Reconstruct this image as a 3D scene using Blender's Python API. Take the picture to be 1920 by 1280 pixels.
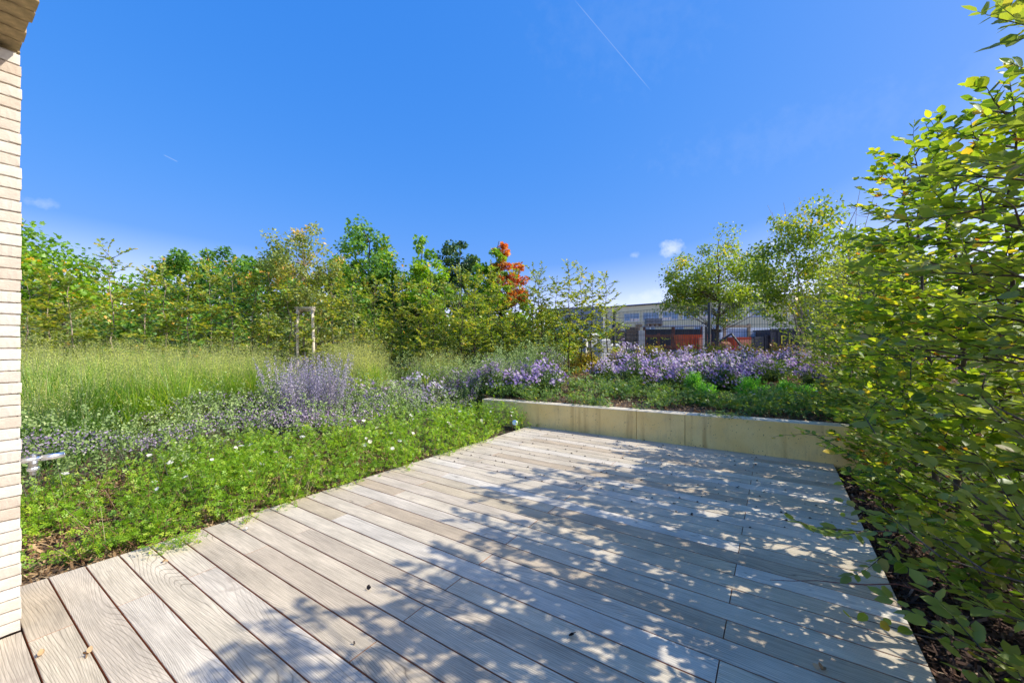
import bpy, math, random
import numpy as np
from mathutils import Vector, Matrix
SC = bpy.context.scene
for o in list(bpy.data.objects): bpy.data.objects.remove(o)
COL = SC.collection
R = math.radians
H = 1.35            # camera height above the deck
F = 747.0           # focal length in units of a 1920 wide frame

# ------------------------------------------------------------ camera
cam = bpy.data.cameras.new('camera'); cam.sensor_width = 36; cam.lens = 36*F/1920
cam.clip_start = 0.05; cam.clip_end = 3000
co = bpy.data.objects.new('camera', cam); COL.objects.link(co)
co.location = (0, 0, H); co.rotation_euler = (R(90), 0, 0); SC.camera = co

# ------------------------------------------------------------ light
SUN = Vector((1.132, -0.16, 1.0)).normalized()      # towards the sun
EL = math.asin(SUN.z); AZ = math.atan2(SUN.x, SUN.y)
sl = bpy.data.lights.new('sun', 'SUN'); sl.energy = 2.15; sl.angle = R(0.53); sl.color = (1, .965, .88)
so = bpy.data.objects.new('sun', sl); COL.objects.link(so)
so.rotation_euler = SUN.to_track_quat('Z', 'Y').to_euler()
SC.view_settings.view_transform = 'Standard'; SC.view_settings.look = 'None'
SC.view_settings.gamma = 1; SC.view_settings.use_curve_mapping = False
SC.view_settings.exposure = 1.5

world = bpy.data.worlds.new('World'); SC.world = world; world.use_nodes = True
wn = world.node_tree; N = wn.nodes; L = wn.links; N.clear()
def nd(T, t, **k):
    n = T.nodes.new(t)
    for a, b in k.items(): setattr(n, a, b)
    return n
def pxdir(x, y): return Vector((x-960, F, 640-y)).normalized()
def build_world():
    sky = nd(wn, 'ShaderNodeTexSky', sky_type='NISHITA', sun_disc=False)
    sky.sun_elevation = EL; sky.sun_rotation = AZ; sky.air_density = 1.0; sky.dust_density = 1.0; sky.ozone_density = 3.0
    hs = nd(wn, 'ShaderNodeHueSaturation'); hs.inputs['Saturation'].default_value = 1.24; hs.inputs['Value'].default_value = 1.0
    tint = nd(wn, 'ShaderNodeMix', data_type='RGBA', blend_type='MULTIPLY'); tint.inputs[0].default_value = 1
    tint.inputs[7].default_value = (1.0, 1.06, 1.1, 1)
    L.new(sky.outputs[0], hs.inputs['Color']); L.new(hs.outputs[0], tint.inputs[6])
    tc = nd(wn, 'ShaderNodeTexCoord')
    noi = nd(wn, 'ShaderNodeTexNoise'); noi.inputs['Scale'].default_value = 38; noi.inputs['Detail'].default_value = 7; noi.inputs['Roughness'].default_value = .6
    L.new(tc.outputs['Generated'], noi.inputs['Vector'])
    def m(op, a, b=None, c=None):
        n = nd(wn, 'ShaderNodeMath', operation=op)
        for i, v in enumerate((a, b, c)):
            if v is None: continue
            if isinstance(v, (int, float)): n.inputs[i].default_value = v
            else: L.new(v, n.inputs[i])
        return n.outputs[0]
    total = None
    # small fair weather clouds: centre, half width, half height (radians), strength
    for (px, py, w, h, st) in [(1262, 466, .030, .022, .7), (1208, 558, .042, .016, .6), (1235, 550, .03, .018, .6), (1452, 459, .018, .010, .55),
                               (1188, 478, .014, .012, .35), (66, 379, .024, .011, .3), (1150, 566, .03, .012, .5), (1890, 525, .10, .030, .8), (1700, 520, .08, .03, .6), (1500, 250, .3, .05, .04), (1170, 30, .2, .12, .03)]:
        d = pxdir(px, py)
        s = nd(wn, 'ShaderNodeVectorMath', operation='SUBTRACT'); L.new(tc.outputs['Generated'], s.inputs[0]); s.inputs[1].default_value = d
        k = nd(wn, 'ShaderNodeVectorMath', operation='MULTIPLY'); L.new(s.outputs[0], k.inputs[0]); k.inputs[1].default_value = (1/w, 1/w, 1/h)
        l = nd(wn, 'ShaderNodeVectorMath', operation='LENGTH'); L.new(k.outputs[0], l.inputs[0])
        f = m('SUBTRACT', 1.0, l.outputs['Value'])
        f = m('ADD', m('MULTIPLY', f, .9), m('MULTIPLY', m('SUBTRACT', noi.outputs[0], .52), 2.6))
        n = nd(wn, 'ShaderNodeClamp'); L.new(m('MULTIPLY', f, 1.2), n.inputs[0])
        gate = nd(wn, 'ShaderNodeClamp'); L.new(m('MULTIPLY', m('SUBTRACT', 1.25, l.outputs['Value']), 4), gate.inputs[0])
        f = m('MULTIPLY', m('MULTIPLY', n.outputs[0], gate.outputs[0]), st)
        total = f if total is None else m('MAXIMUM', total, f)
    # thin contrails
    for (a, b, wd, st) in [((1072, -6), (1222, 172), .0012, .20), ((306, 290), (334, 304), .0013, .22)]:
        da, db = pxdir(*a), pxdir(*b); nn = da.cross(db).normalized(); mid = (da+db).normalized(); ca = mid.dot(da)
        dt = nd(wn, 'ShaderNodeVectorMath', operation='DOT_PRODUCT'); L.new(tc.outputs['Generated'], dt.inputs[0]); dt.inputs[1].default_value = nn
        d2 = nd(wn, 'ShaderNodeVectorMath', operation='DOT_PRODUCT'); L.new(tc.outputs['Generated'], d2.inputs[0]); d2.inputs[1].default_value = mid
        f = nd(wn, 'ShaderNodeClamp'); L.new(m('SUBTRACT', 1.0, m('DIVIDE', m('ABSOLUTE', dt.outputs['Value']), wd)), f.inputs[0])
        g = nd(wn, 'ShaderNodeClamp'); L.new(m('DIVIDE', m('SUBTRACT', d2.outputs['Value'], ca), (1-ca)*.5), g.inputs[0])
        total = m('MAXIMUM', total, m('MULTIPLY', m('MULTIPLY', f.outputs[0], g.outputs[0]), st))
    # a camera-like response that keeps the low sky from washing out
    sp = nd(wn, 'ShaderNodeSeparateColor'); L.new(tint.outputs[2], sp.inputs[0]); cb = nd(wn, 'ShaderNodeCombineColor'); KS = .15*2**SC.view_settings.exposure
    glow = m('MULTIPLY', m('MAXIMUM', m('SUBTRACT', m('MULTIPLY', sp.outputs[0], KS), .62), 0.0), 1.0/KS)      # white haze low down and round the sun stays linear
    for i, (a_, p_, th, gw) in enumerate([(.27, .9, 2.0, 1.0), (.365, .44, 4.0, .92), (.83, .22, 4.0, .80)]):
        v = m('MINIMUM', m('MULTIPLY', sp.outputs[i], KS), th)
        L.new(m('ADD', m('MULTIPLY', m('POWER', v, p_), a_/KS), m('MULTIPLY', glow, gw*.75)), cb.inputs[i])
    mx = nd(wn, 'ShaderNodeMix', data_type='RGBA'); L.new(total, mx.inputs[0]); L.new(cb.outputs[0], mx.inputs[6])
    mx.inputs[7].default_value = (2.0, 2.25, 2.6, 1)
    bg = nd(wn, 'ShaderNodeBackground'); bg.inputs[1].default_value = 0.15
    out = nd(wn, 'ShaderNodeOutputWorld'); L.new(mx.outputs[2], bg.inputs[0]); L.new(bg.outputs[0], out.inputs[0])
build_world()

# ------------------------------------------------------------ coordinates
A1 = R(33.5)
D1 = Vector((math.sin(A1), math.cos(A1), 0))       # away along the deck edges
D2 = Vector((math.cos(A1), -math.sin(A1), 0))      # along the boards, to the right
def ST(s, t, z=0): return Vector((D1.x*s+D2.x*t, D1.y*s+D2.y*t, z))
def stv(x, y): return D1.x*x+D1.y*y, D2.x*x+D2.y*y
def XY(s, t): return D1.x*s+D2.x*t, D1.y*s+D2.y*t
def at(px, Y): return (px-960)/F*Y
def zat(py, Y): return H+(640-py)/F*Y
WALL_S0, WALL_T0, WALL_K = 5.47, -3.365, .037
def wall_s(t): return WALL_S0+WALL_K*(t-WALL_T0)
def sm(a): a = np.clip(a, 0, 1); return a*a*(3-2*a)
def ground_z(x, y):
    x = np.asarray(x, float); y = np.asarray(y, float)
    s, t = stv(x, y)
    low = -.07 + .36*sm((-t-3.6)/6.0) + .035*np.clip(s-5.5, 0, 6)*sm((-t-3.0)/2)
    ds = s-wall_s(t)
    hi = .33 + .058*np.clip(ds, 0, 12)
    wd = .08+1.6*sm((-t-4.2)/.8)
    w = sm((ds-.05)/wd)*sm((t+6.6)/2.4)
    w = np.where((t > -4.25), (ds > .06)*1.0, w)
    z = low*(1-w)+hi*w
    z = np.where((t > -3.25) & (t < .5) & (ds < 0), -.16, z)
    z = z+.02*np.sin(x*3.1+y*1.7)*np.cos(y*2.3-x)*((t < -3.6) | (t > .6) | (ds > .3))
    far = sm((y+.95*x-23.5)/3.5)               # past the fence: down to the yard
    return z*(1-far)-.25*far

# ------------------------------------------------------------ tags
def tag(o, label=None, cat=None, group=None, kind=None):
    if label: o['label'] = label
    if cat: o['category'] = cat
    if group: o['group'] = group
    if kind: o['kind'] = kind
    return o
def link(name, me, parent=None, mat=None, loc=None):
    o = bpy.data.objects.new(name, me); COL.objects.link(o)
    if parent: o.parent = parent
    if mat is not None and len(me.materials) == 0: me.materials.append(mat)
    if loc is not None: o.location = loc
    return o
def empty(name, loc=(0, 0, 0), rz=0):
    o = bpy.data.objects.new(name, None); COL.objects.link(o); o.location = loc; o.rotation_euler = (0, 0, rz)
    o.empty_display_size = .2
    return o

# ------------------------------------------------------------ meshes
def mesh_np(name, V, T, rnd=None, mats=(), smooth=False, midx=None, lc=None):
    me = bpy.data.meshes.new(name)
    V = np.ascontiguousarray(V, np.float32); T = np.ascontiguousarray(T, np.int32)
    k = T.shape[1]
    me.vertices.add(len(V)); me.vertices.foreach_set('co', V.ravel())
    me.loops.add(T.size); me.loops.foreach_set('vertex_index', T.ravel())
    me.polygons.add(len(T)); me.polygons.foreach_set('loop_start', np.arange(0, T.size, k, dtype=np.int32))
    me.polygons.foreach_set('loop_total', np.full(len(T), k, np.int32))
    if smooth: me.polygons.foreach_set('use_smooth', np.ones(len(T), bool))
    if midx is not None: me.polygons.foreach_set('material_index', np.asarray(midx, np.int32))
    for m in mats: me.materials.append(m)
    me.update(calc_edges=True)
    if lc is not None:
        a = me.attributes.new('lc', 'FLOAT_VECTOR', 'POINT'); a.data.foreach_set('vector', np.ascontiguousarray(lc, np.float32).ravel())
    if rnd is not None:
        a = me.attributes.new('rnd', 'FLOAT', 'POINT'); a.data.foreach_set('value', np.ascontiguousarray(rnd, np.float32))
    return me
class MB:
    """collects boxes, tubes and cylinders into one mesh"""
    def __init__(s): s.v = []; s.f = []; s.m = []
    def add(s, V, Fc, m=0):
        b = len(s.v); s.v += [tuple(p) for p in V]; s.f += [tuple(i+b for i in f) for f in Fc]; s.m += [m]*len(Fc)
    def box(s, c, d, rz=0, m=0, bev=0):
        x, y, z = d[0]/2, d[1]/2, d[2]/2; cr, sr = math.cos(rz), math.sin(rz)
        def T(p): return (c[0]+p[0]*cr-p[1]*sr, c[1]+p[0]*sr+p[1]*cr, c[2]+p[2])
        if not bev:
            V = [T(p) for p in [(-x, -y, -z), (x, -y, -z), (x, y, -z), (-x, y, -z), (-x, -y, z), (x, -y, z), (x, y, z), (-x, y, z)]]
            s.add(V, [(0, 3, 2, 1), (4, 5, 6, 7), (0, 1, 5, 4), (1, 2, 6, 5), (2, 3, 7, 6), (3, 0, 4, 7)], m)
        else:
            b = bev
            V = [T(p) for p in [(-x, -y, -z), (x, -y, -z), (x, y, -z), (-x, y, -z), (-x, -y, z-b), (x, -y, z-b), (x, y, z-b), (-x, y, z-b), (-x+b, -y+b, z), (x-b, -y+b, z), (x-b, y-b, z), (-x+b, y-b, z)]]
            s.add(V, [(0, 3, 2, 1), (0, 1, 5, 4), (1, 2, 6, 5), (2, 3, 7, 6), (3, 0, 4, 7), (4, 5, 9, 8), (5, 6, 10, 9), (6, 7, 11, 10), (7, 4, 8, 11), (8, 9, 10, 11)], m)
    def tube(s, P, Rr, n=8, caps=True, m=0):
        P = [Vector(p) for p in P]; rings = []
        if isinstance(Rr, (int, float)): Rr = [Rr]*len(P)
        b0 = len(s.v)
        for i, p in enumerate(P):
            d = (P[min(i+1, len(P)-1)]-P[max(i-1, 0)]).normalized()
            u = d.cross(Vector((0, 0, 1)) if abs(d.z) < .9 else Vector((1, 0, 0))).normalized(); w = d.cross(u)
            for k in range(n):
                a = 2*math.pi*k/n; s.v.append(tuple(p+(u*math.cos(a)+w*math.sin(a))*Rr[i]))
        for i in range(len(P)-1):
            for k in range(n):
                a = b0+i*n+k; b = b0+i*n+(k+1) % n
                s.f.append((a, b, b+n, a+n)); s.m.append(m)
        if caps:
            s.f.append(tuple(b0+k for k in range(n))[::-1]); s.m.append(m)
            s.f.append(tuple(b0+(len(P)-1)*n+k for k in range(n))); s.m.append(m)
    def mesh(s, name, mats, smooth=False):
        me = bpy.data.meshes.new(name); me.from_pydata(s.v, [], s.f)
        if not isinstance(mats, (list, tuple)): mats = [mats]
        for m in mats: me.materials.append(m)
        me.polygons.foreach_set('material_index', s.m)
        if smooth: me.polygons.foreach_set('use_smooth', [True]*len(s.f))
        me.update(); return me
    def build(s, name, mats, parent=None, smooth=False, loc=None):
        return link(name, s.mesh(name, mats, smooth), parent, None, loc)

def tubes_np(name, segs, n=5, mat=None):
    """segs: arrays p0,p1 (N,3), r0,r1 (N) -> tapered prisms"""
    p0, p1, r0, r1 = [np.asarray(a, float) for a in segs]
    d = p1-p0; ln = np.linalg.norm(d, axis=1, keepdims=True)+1e-9; d = d/ln
    ref = np.where(np.abs(d[:, 2:3]) < .9, np.array([[0, 0, 1.]]), np.array([[1., 0, 0]]))
    u = np.cross(d, ref); u /= np.linalg.norm(u, axis=1, keepdims=True)+1e-9; w = np.cross(d, u)
    a = 2*np.pi*np.arange(n)/n; c = np.cos(a)[None, :, None]; s_ = np.sin(a)[None, :, None]
    ring = u[:, None]*c+w[:, None]*s_
    A = p0[:, None]+ring*r0[:, None, None]; B = p1[:, None]+ring*r1[:, None, None]
    V = np.concatenate([A, B], 1).reshape(-1, 3)
    k = np.arange(n); q = np.stack([k, (k+1) % n, (k+1) % n+n, k+n], 1)
    Fq = (q[None]+(np.arange(len(p0))*2*n)[:, None, None]).reshape(-1, 4)
    return mesh_np(name, V, Fq, mats=[mat] if mat else [], smooth=True)

LEAF_HI = (np.array([[0, 0, 0], [0, .33, -.03], [0, .68, -.03], [0, 1, .03], [-.24, .14, .035], [-.34, .42, .07], [-.24, .76, .05], [.24, .14, .035], [.34, .42, .07], [.24, .76, .05]]),
           np.array([[0, 1, 4], [4, 1, 5], [5, 1, 2], [5, 2, 6], [6, 2, 3], [0, 7, 1], [7, 8, 1], [8, 2, 1], [8, 9, 2], [9, 3, 2]]))
LEAF_LO = (np.array([[0, 0, 0], [-.3, .45, .05], [0, 1, 0], [.3, .45, .05]]), np.array([[0, 2, 1], [0, 3, 2]]))
LEAF_MID = (np.array([[0, 0, 0], [-.27, .25, .05], [-.27, .65, .05], [0, 1, .0], [.27, .65, .05], [.27, .25, .05]]), np.array([[0, 3, 1], [1, 3, 2], [0, 5, 3], [5, 4, 3]]))
def compound():
    V = []; T = []
    for (x, y, a, l) in [(0, .62, 0, .42), (-.02, .58, 62, .36), (.02, .58, -62, .36), (-.02, .3, 68, .32), (.02, .3, -68, .32)]:
        a = R(a); b = len(V)
        for (u, v, z) in [(0, 0, 0), (-.3, .45, .04), (0, 1, 0), (.3, .45, .04)]:
            u *= l; v *= l; V.append((x+u*math.cos(a)-v*math.sin(a), y+u*math.sin(a)+v*math.cos(a), z))
        T += [(b, b+2, b+1), (b, b+3, b+2)]
    return np.array(V), np.array(T)
LEAF_COMP = compound()
def lobed():
    out = [(0, 0), (-.30, .06), (-.42, .30), (-.24, .36), (-.50, .66), (-.22, .64), (0, 1.0), (.22, .64), (.50, .66), (.24, .36), (.42, .30), (.30, .06)]
    V = [(0, .35, -.04)]+[(x, y, .04*(abs(x) > .2)) for x, y in out]
    n = len(out); return np.array(V), np.array([(0, 1+i, 1+(i+1) % n) for i in range(n)])[:, ::-1]
LEAF_LOBE = lobed()
def daisy():
    V = [(0, 0, 0)]; T = []
    for k in range(7):
        a = 2*math.pi*k/7; b = 2*math.pi*(k+.62)/7
        V += [(math.cos(a)*.5, math.sin(a)*.5, .04), (math.cos(b)*.5, math.sin(b)*.5, .04)]; T.append((0, 1+2*k, 2+2*k))
    return np.array(V), np.array(T)
DAISY = daisy()
def fine_leaf():
    ys = [0, .10, .26, .45, .64, .80, .92, 1.0]; ws = [0, .20, .315, .35, .305, .20, .085, 0]
    V = [(0, 0, 0)]; mid = [0]; L_ = [0]; R_ = [0]
    for y, w in zip(ys[1:-1], ws[1:-1]):
        j = .012*(1 if len(L_) % 2 else -1)
        mid.append(len(V)); V.append((0, y, -.03)); L_.append(len(V)); V.append((-w-j, y+.015, .04+.09*w)); R_.append(len(V)); V.append((w+j, y-.015, .04+.09*w))
    tip = len(V); V.append((0, 1.03, .02)); T = [(0, mid[1], L_[1]), (0, R_[1], mid[1])]
    for i in range(1, len(mid)-1): T += [(mid[i], mid[i+1], L_[i+1]), (mid[i], L_[i+1], L_[i]), (mid[i+1], mid[i], R_[i]), (mid[i+1], R_[i], R_[i+1])]
    T += [(mid[-1], tip, L_[-1]), (tip, mid[-1], R_[-1])]
    return np.array(V, float), np.array(T)
LEAF_FINE = fine_leaf()
CHIP = (np.array([[-.5, -.16, 0], [.5, -.12, .05], [.42, .17, .08], [-.45, .15, .03]]), np.array([[0, 1, 2], [0, 2, 3]]))
def frames(D, U):
    D = D/(np.linalg.norm(D, axis=1, keepdims=True)+1e-9)
    X = np.cross(D, U); X /= np.linalg.norm(X, axis=1, keepdims=True)+1e-9
    return X, D, np.cross(X, D)
def scatter_mesh(name, tm, P, D, U, S, mat, rnd, smooth=False, W=None):
    tv, tf = tm; X, Y, Z = frames(D, U); S = np.asarray(S)[:, None, None]
    W = 1.0 if W is None else np.asarray(W)[:, None, None]
    V = P[:, None]+S*(W*tv[None, :, 0:1]*X[:, None]+tv[None, :, 1:2]*Y[:, None]+tv[None, :, 2:3]*Z[:, None])
    T = tf[None]+(np.arange(len(P))*len(tv))[:, None, None]
    return mesh_np(name, V.reshape(-1, 3), T.reshape(-1, 3), np.repeat(rnd, len(tv)), [mat], smooth, lc=np.tile(tv, (len(P), 1)) if (tm is LEAF_HI or tm is LEAF_FINE) else None)
def rdir(rg, n, up=0.0):
    v = rg.normal(size=(n, 3)); v[:, 2] += up; return v/np.linalg.norm(v, axis=1, keepdims=True)

# ------------------------------------------------------------ materials
def mat(name):
    m = bpy.data.materials.new(name); m.use_nodes = True; t = m.node_tree; t.nodes.clear()
    o = nd(t, 'ShaderNodeOutputMaterial'); p = nd(t, 'ShaderNodeBsdfPrincipled'); t.links.new(p.outputs[0], o.inputs[0])
    return m, t, p, o
def ramp(t, src, stops, interp='LINEAR'):
    r = nd(t, 'ShaderNodeValToRGB'); r.color_ramp.interpolation = interp
    e = r.color_ramp.elements
    while len(e) < len(stops): e.new(.5)
    for i, (p, c) in enumerate(stops): e[i].position = p; e[i].color = (*c, 1) if len(c) == 3 else c
    if src is not None: t.links.new(src, r.inputs[0])
    return r.outputs[0]
def noise(t, scale, detail=4, vec=None, rough=.55, dist=0):
    n = nd(t, 'ShaderNodeTexNoise'); n.inputs['Scale'].default_value = scale; n.inputs['Detail'].default_value = detail
    n.inputs['Roughness'].default_value = rough; n.inputs['Distortion'].default_value = dist
    if vec is not None: t.links.new(vec, n.inputs['Vector'])
    return n.outputs[0]
def mapped(t, src, scale=(1, 1, 1), loc=(0, 0, 0)):
    m = nd(t, 'ShaderNodeMapping'); m.inputs['Scale'].default_value = scale; m.inputs['Location'].default_value = loc
    t.links.new(src, m.inputs[0]); return m.outputs[0]
def coord(t, w='Object'): return nd(t, 'ShaderNodeTexCoord').outputs[w]
def mixc(t, f, a, b, mode='MIX'):
    m = nd(t, 'ShaderNodeMix', data_type='RGBA', blend_type=mode)
    for i, v in ((0, f), (6, a), (7, b)):
        if isinstance(v, (int, float)): m.inputs[i].default_value = v
        elif isinstance(v, tuple): m.inputs[i].default_value = (*v, 1)
        else: t.links.new(v, m.inputs[i])
    return m.outputs[2]
def mth(t, op, a, b=0.0):
    n = nd(t, 'ShaderNodeMath', operation=op)
    for i, v in enumerate((a, b)):
        if isinstance(v, (int, float)): n.inputs[i].default_value = v
        else: t.links.new(v, n.inputs[i])
    return n.outputs[0]
def bump(t, p, h, s=.3, d=.01):
    b = nd(t, 'ShaderNodeBump'); b.inputs['Strength'].default_value = s; b.inputs['Distance'].default_value = d
    t.links.new(h, b.inputs['Height']); t.links.new(b.outputs[0], p.inputs['Normal'])
def plain(name, col, rough=.6, metal=0, var=.15, sc=6, bmp=0, alpha=None):
    m, t, p, o = mat(name)
    n = noise(t, sc, 5, coord(t))
    a = tuple(c*(1-var) for c in col); b = tuple(min(1, c*(1+var)) for c in col)
    t.links.new(ramp(t, n, [(.3, a), (.7, b)]), p.inputs['Base Color'])
    p.inputs['Roughness'].default_value = rough; p.inputs['Metallic'].default_value = metal
    if bmp: bump(t, p, noise(t, sc*6, 4, coord(t)), bmp, .005)
    return m
GAIN = {'white_petal': 1, 'bark_chip': 1, 'silver_stem': 1, 'red_leaf': 1.45, 'maple_leaf': 2.3, 'bright_maple_leaf': 2.0, 'dark_leaf': 2.0, 'pale_leaf': 1.9, 'catmint_leaf': 2.1, 'mauve_floret': 1.5, 'grass_plume': 2.3, 'hornbeam_leaf': 1.9, 'young_hornbeam_leaf': 2.0, 'dark_rose_leaf': 1.9, 'bright_feathery_leaf': 2.0, 'grass_blade': 1.8, 'rose_leaf': 1.5, 'aster_petal': 1.4, 'dry_leaf_litter': 1.3, 'yellow_green_leaf': 1.6}
def leafmat(name, stops, trans=.42, tcol=None, rough=.42, spec=.5, veins=False):
    """stops: base colours over the per-leaf random value"""
    m, t, p, o = mat(name)
    a = nd(t, 'ShaderNodeAttribute', attribute_name='rnd')
    c = ramp(t, a.outputs['Fac'], [(q, tuple(min(.85, v*GAIN.get(name, 1.5)) for v in cc)) for q, cc in stops])
    if veins:
        lcn = nd(t, 'ShaderNodeAttribute', attribute_name='lc'); sx = nd(t, 'ShaderNodeSeparateXYZ'); t.links.new(lcn.outputs['Vector'], sx.inputs[0])
        ax = mth(t, 'ABSOLUTE', sx.outputs[0]); mid = mth(t, 'LESS_THAN', ax, .022)
        rib = mth(t, 'POWER', mth(t, 'ABSOLUTE', mth(t, 'SINE', mth(t, 'MULTIPLY', mth(t, 'SUBTRACT', sx.outputs[1], mth(t, 'MULTIPLY', ax, .9)), 33))), .5)
        c = mixc(t, 1, c, ramp(t, rib, [(0, (.62, .66, .6)), (.6, (1.06, 1.05, 1.0))]), 'MULTIPLY'); c = mixc(t, mth(t, 'MULTIPLY', mid, .5), c, (.35, .42, .12))
        spot = noise(t, 30, 3, nd(t, 'ShaderNodeNewGeometry').outputs['Position']); c = mixc(t, ramp(t, spot, [(.66, (0,)*3), (.72, (.7,)*3)]), c, (.24, .12, .04))
        bump(t, p, rib, .5, .0015)
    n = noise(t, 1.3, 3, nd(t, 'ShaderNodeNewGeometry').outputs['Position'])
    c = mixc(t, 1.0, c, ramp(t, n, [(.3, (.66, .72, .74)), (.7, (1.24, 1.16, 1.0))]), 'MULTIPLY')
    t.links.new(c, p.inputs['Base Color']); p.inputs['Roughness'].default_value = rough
    p.inputs['Specular IOR Level'].default_value = spec
    tr = nd(t, 'ShaderNodeBsdfTranslucent')
    t.links.new(mixc(t, 1.0, c, tcol or (1.9, 1.75, .55), 'MULTIPLY'), tr.inputs[0])
    mx = nd(t, 'ShaderNodeMixShader'); mx.inputs[0].default_value = trans
    t.links.new(p.outputs[0], mx.inputs[1]); t.links.new(tr.outputs[0], mx.inputs[2]); t.links.new(mx.outputs[0], o.inputs[0])
    return m
G = lambda *c: c
M = {}
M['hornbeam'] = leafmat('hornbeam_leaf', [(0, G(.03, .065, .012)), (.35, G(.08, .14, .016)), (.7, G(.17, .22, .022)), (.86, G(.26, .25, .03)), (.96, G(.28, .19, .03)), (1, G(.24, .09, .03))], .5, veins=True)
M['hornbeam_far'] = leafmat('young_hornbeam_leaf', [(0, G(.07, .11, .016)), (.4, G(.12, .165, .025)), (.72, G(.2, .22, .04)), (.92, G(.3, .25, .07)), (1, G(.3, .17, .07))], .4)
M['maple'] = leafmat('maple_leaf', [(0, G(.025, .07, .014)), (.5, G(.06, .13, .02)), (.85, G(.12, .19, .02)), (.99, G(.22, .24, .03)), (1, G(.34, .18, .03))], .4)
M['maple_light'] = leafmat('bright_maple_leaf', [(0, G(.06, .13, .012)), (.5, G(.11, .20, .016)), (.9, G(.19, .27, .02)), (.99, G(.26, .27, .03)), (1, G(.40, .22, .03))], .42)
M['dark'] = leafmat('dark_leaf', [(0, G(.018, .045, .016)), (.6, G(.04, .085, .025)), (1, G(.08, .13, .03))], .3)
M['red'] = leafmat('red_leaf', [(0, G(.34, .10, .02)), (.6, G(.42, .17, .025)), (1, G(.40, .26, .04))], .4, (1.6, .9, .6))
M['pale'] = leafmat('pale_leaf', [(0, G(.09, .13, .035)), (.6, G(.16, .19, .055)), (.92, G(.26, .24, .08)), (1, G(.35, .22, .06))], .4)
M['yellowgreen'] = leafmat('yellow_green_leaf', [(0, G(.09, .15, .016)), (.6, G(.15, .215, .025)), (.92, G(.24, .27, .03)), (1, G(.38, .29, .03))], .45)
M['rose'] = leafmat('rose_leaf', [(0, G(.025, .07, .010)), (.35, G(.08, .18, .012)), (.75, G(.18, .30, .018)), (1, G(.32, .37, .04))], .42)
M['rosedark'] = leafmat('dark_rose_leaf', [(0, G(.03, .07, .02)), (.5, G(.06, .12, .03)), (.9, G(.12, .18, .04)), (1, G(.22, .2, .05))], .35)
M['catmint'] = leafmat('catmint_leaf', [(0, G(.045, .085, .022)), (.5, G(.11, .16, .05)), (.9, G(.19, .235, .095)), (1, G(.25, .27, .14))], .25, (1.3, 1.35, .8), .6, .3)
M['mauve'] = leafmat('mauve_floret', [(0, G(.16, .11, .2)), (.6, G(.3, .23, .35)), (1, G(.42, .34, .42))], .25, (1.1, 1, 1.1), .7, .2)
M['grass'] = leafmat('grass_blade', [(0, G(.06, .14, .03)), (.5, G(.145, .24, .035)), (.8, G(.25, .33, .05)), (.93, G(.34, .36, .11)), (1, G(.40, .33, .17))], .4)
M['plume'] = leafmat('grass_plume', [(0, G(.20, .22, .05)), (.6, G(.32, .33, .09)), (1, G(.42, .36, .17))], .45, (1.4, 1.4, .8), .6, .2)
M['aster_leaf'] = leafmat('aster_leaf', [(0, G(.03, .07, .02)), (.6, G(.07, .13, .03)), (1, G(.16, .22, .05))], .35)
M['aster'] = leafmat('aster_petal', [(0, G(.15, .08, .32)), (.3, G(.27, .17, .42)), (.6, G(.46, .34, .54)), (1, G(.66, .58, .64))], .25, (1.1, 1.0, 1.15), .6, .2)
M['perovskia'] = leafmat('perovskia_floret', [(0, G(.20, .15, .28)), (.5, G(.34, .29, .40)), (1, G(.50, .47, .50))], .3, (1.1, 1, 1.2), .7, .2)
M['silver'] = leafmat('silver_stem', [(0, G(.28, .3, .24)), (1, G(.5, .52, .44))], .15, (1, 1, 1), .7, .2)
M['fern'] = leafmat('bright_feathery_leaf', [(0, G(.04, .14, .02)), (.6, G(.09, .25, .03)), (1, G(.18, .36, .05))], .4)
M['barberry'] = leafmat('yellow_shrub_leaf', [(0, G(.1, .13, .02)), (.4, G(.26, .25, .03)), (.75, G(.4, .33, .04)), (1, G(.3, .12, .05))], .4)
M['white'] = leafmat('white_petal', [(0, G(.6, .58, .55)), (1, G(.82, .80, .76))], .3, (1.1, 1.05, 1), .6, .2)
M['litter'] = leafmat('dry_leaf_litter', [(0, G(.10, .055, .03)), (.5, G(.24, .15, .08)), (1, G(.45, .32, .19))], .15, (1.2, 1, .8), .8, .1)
M['mulch'] = leafmat('bark_chip', [(0, G(.022, .011, .008)), (.6, G(.075, .038, .026)), (.93, G(.17, .10, .07)), (1, G(.34, .25, .18))], 0.02, (1, 1, 1), .8, .2)
M['bark'] = plain('tree_bark', (.085, .06, .04), .85, 0, .45, 14, .4)
M['barkpale'] = plain('pale_bark', (.34, .27, .19), .85, 0, .35, 18, .3)
M['twigred'] = plain('red_twig', (.17, .05, .03), .6, 0, .25, 10)
M['stake'] = plain('stake_wood', (.62, .52, .38), .8, 0, .2, 20)
M['steel'] = plain('stainless_steel', (.88, .88, .88), .36, 1, .04, 10)
M['chrome_dull'] = plain('dull_chrome', (.55, .53, .5), .35, 1, .1, 30)
M['lampgrey'] = plain('lamp_white_metal', (.7, .71, .72), .25, .6, .08, 12)
M['fence'] = plain('fence_anthracite', (.05, .055, .06), .5, .3, .15, 8)
def soil():
    m, t, p, o = mat('garden_soil'); c = nd(t, 'ShaderNodeNewGeometry').outputs['Position']
    t.links.new(ramp(t, noise(t, 9, 9, c, .7), [(.32, (.035, .02, .012)), (.52, (.10, .062, .04)), (.68, (.22, .15, .10))]), p.inputs['Base Color'])
    p.inputs['Roughness'].default_value = .95; bump(t, p, noise(t, 35, 6, c, .7), 1, .03); return m
M['soil'] = soil()
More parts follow.
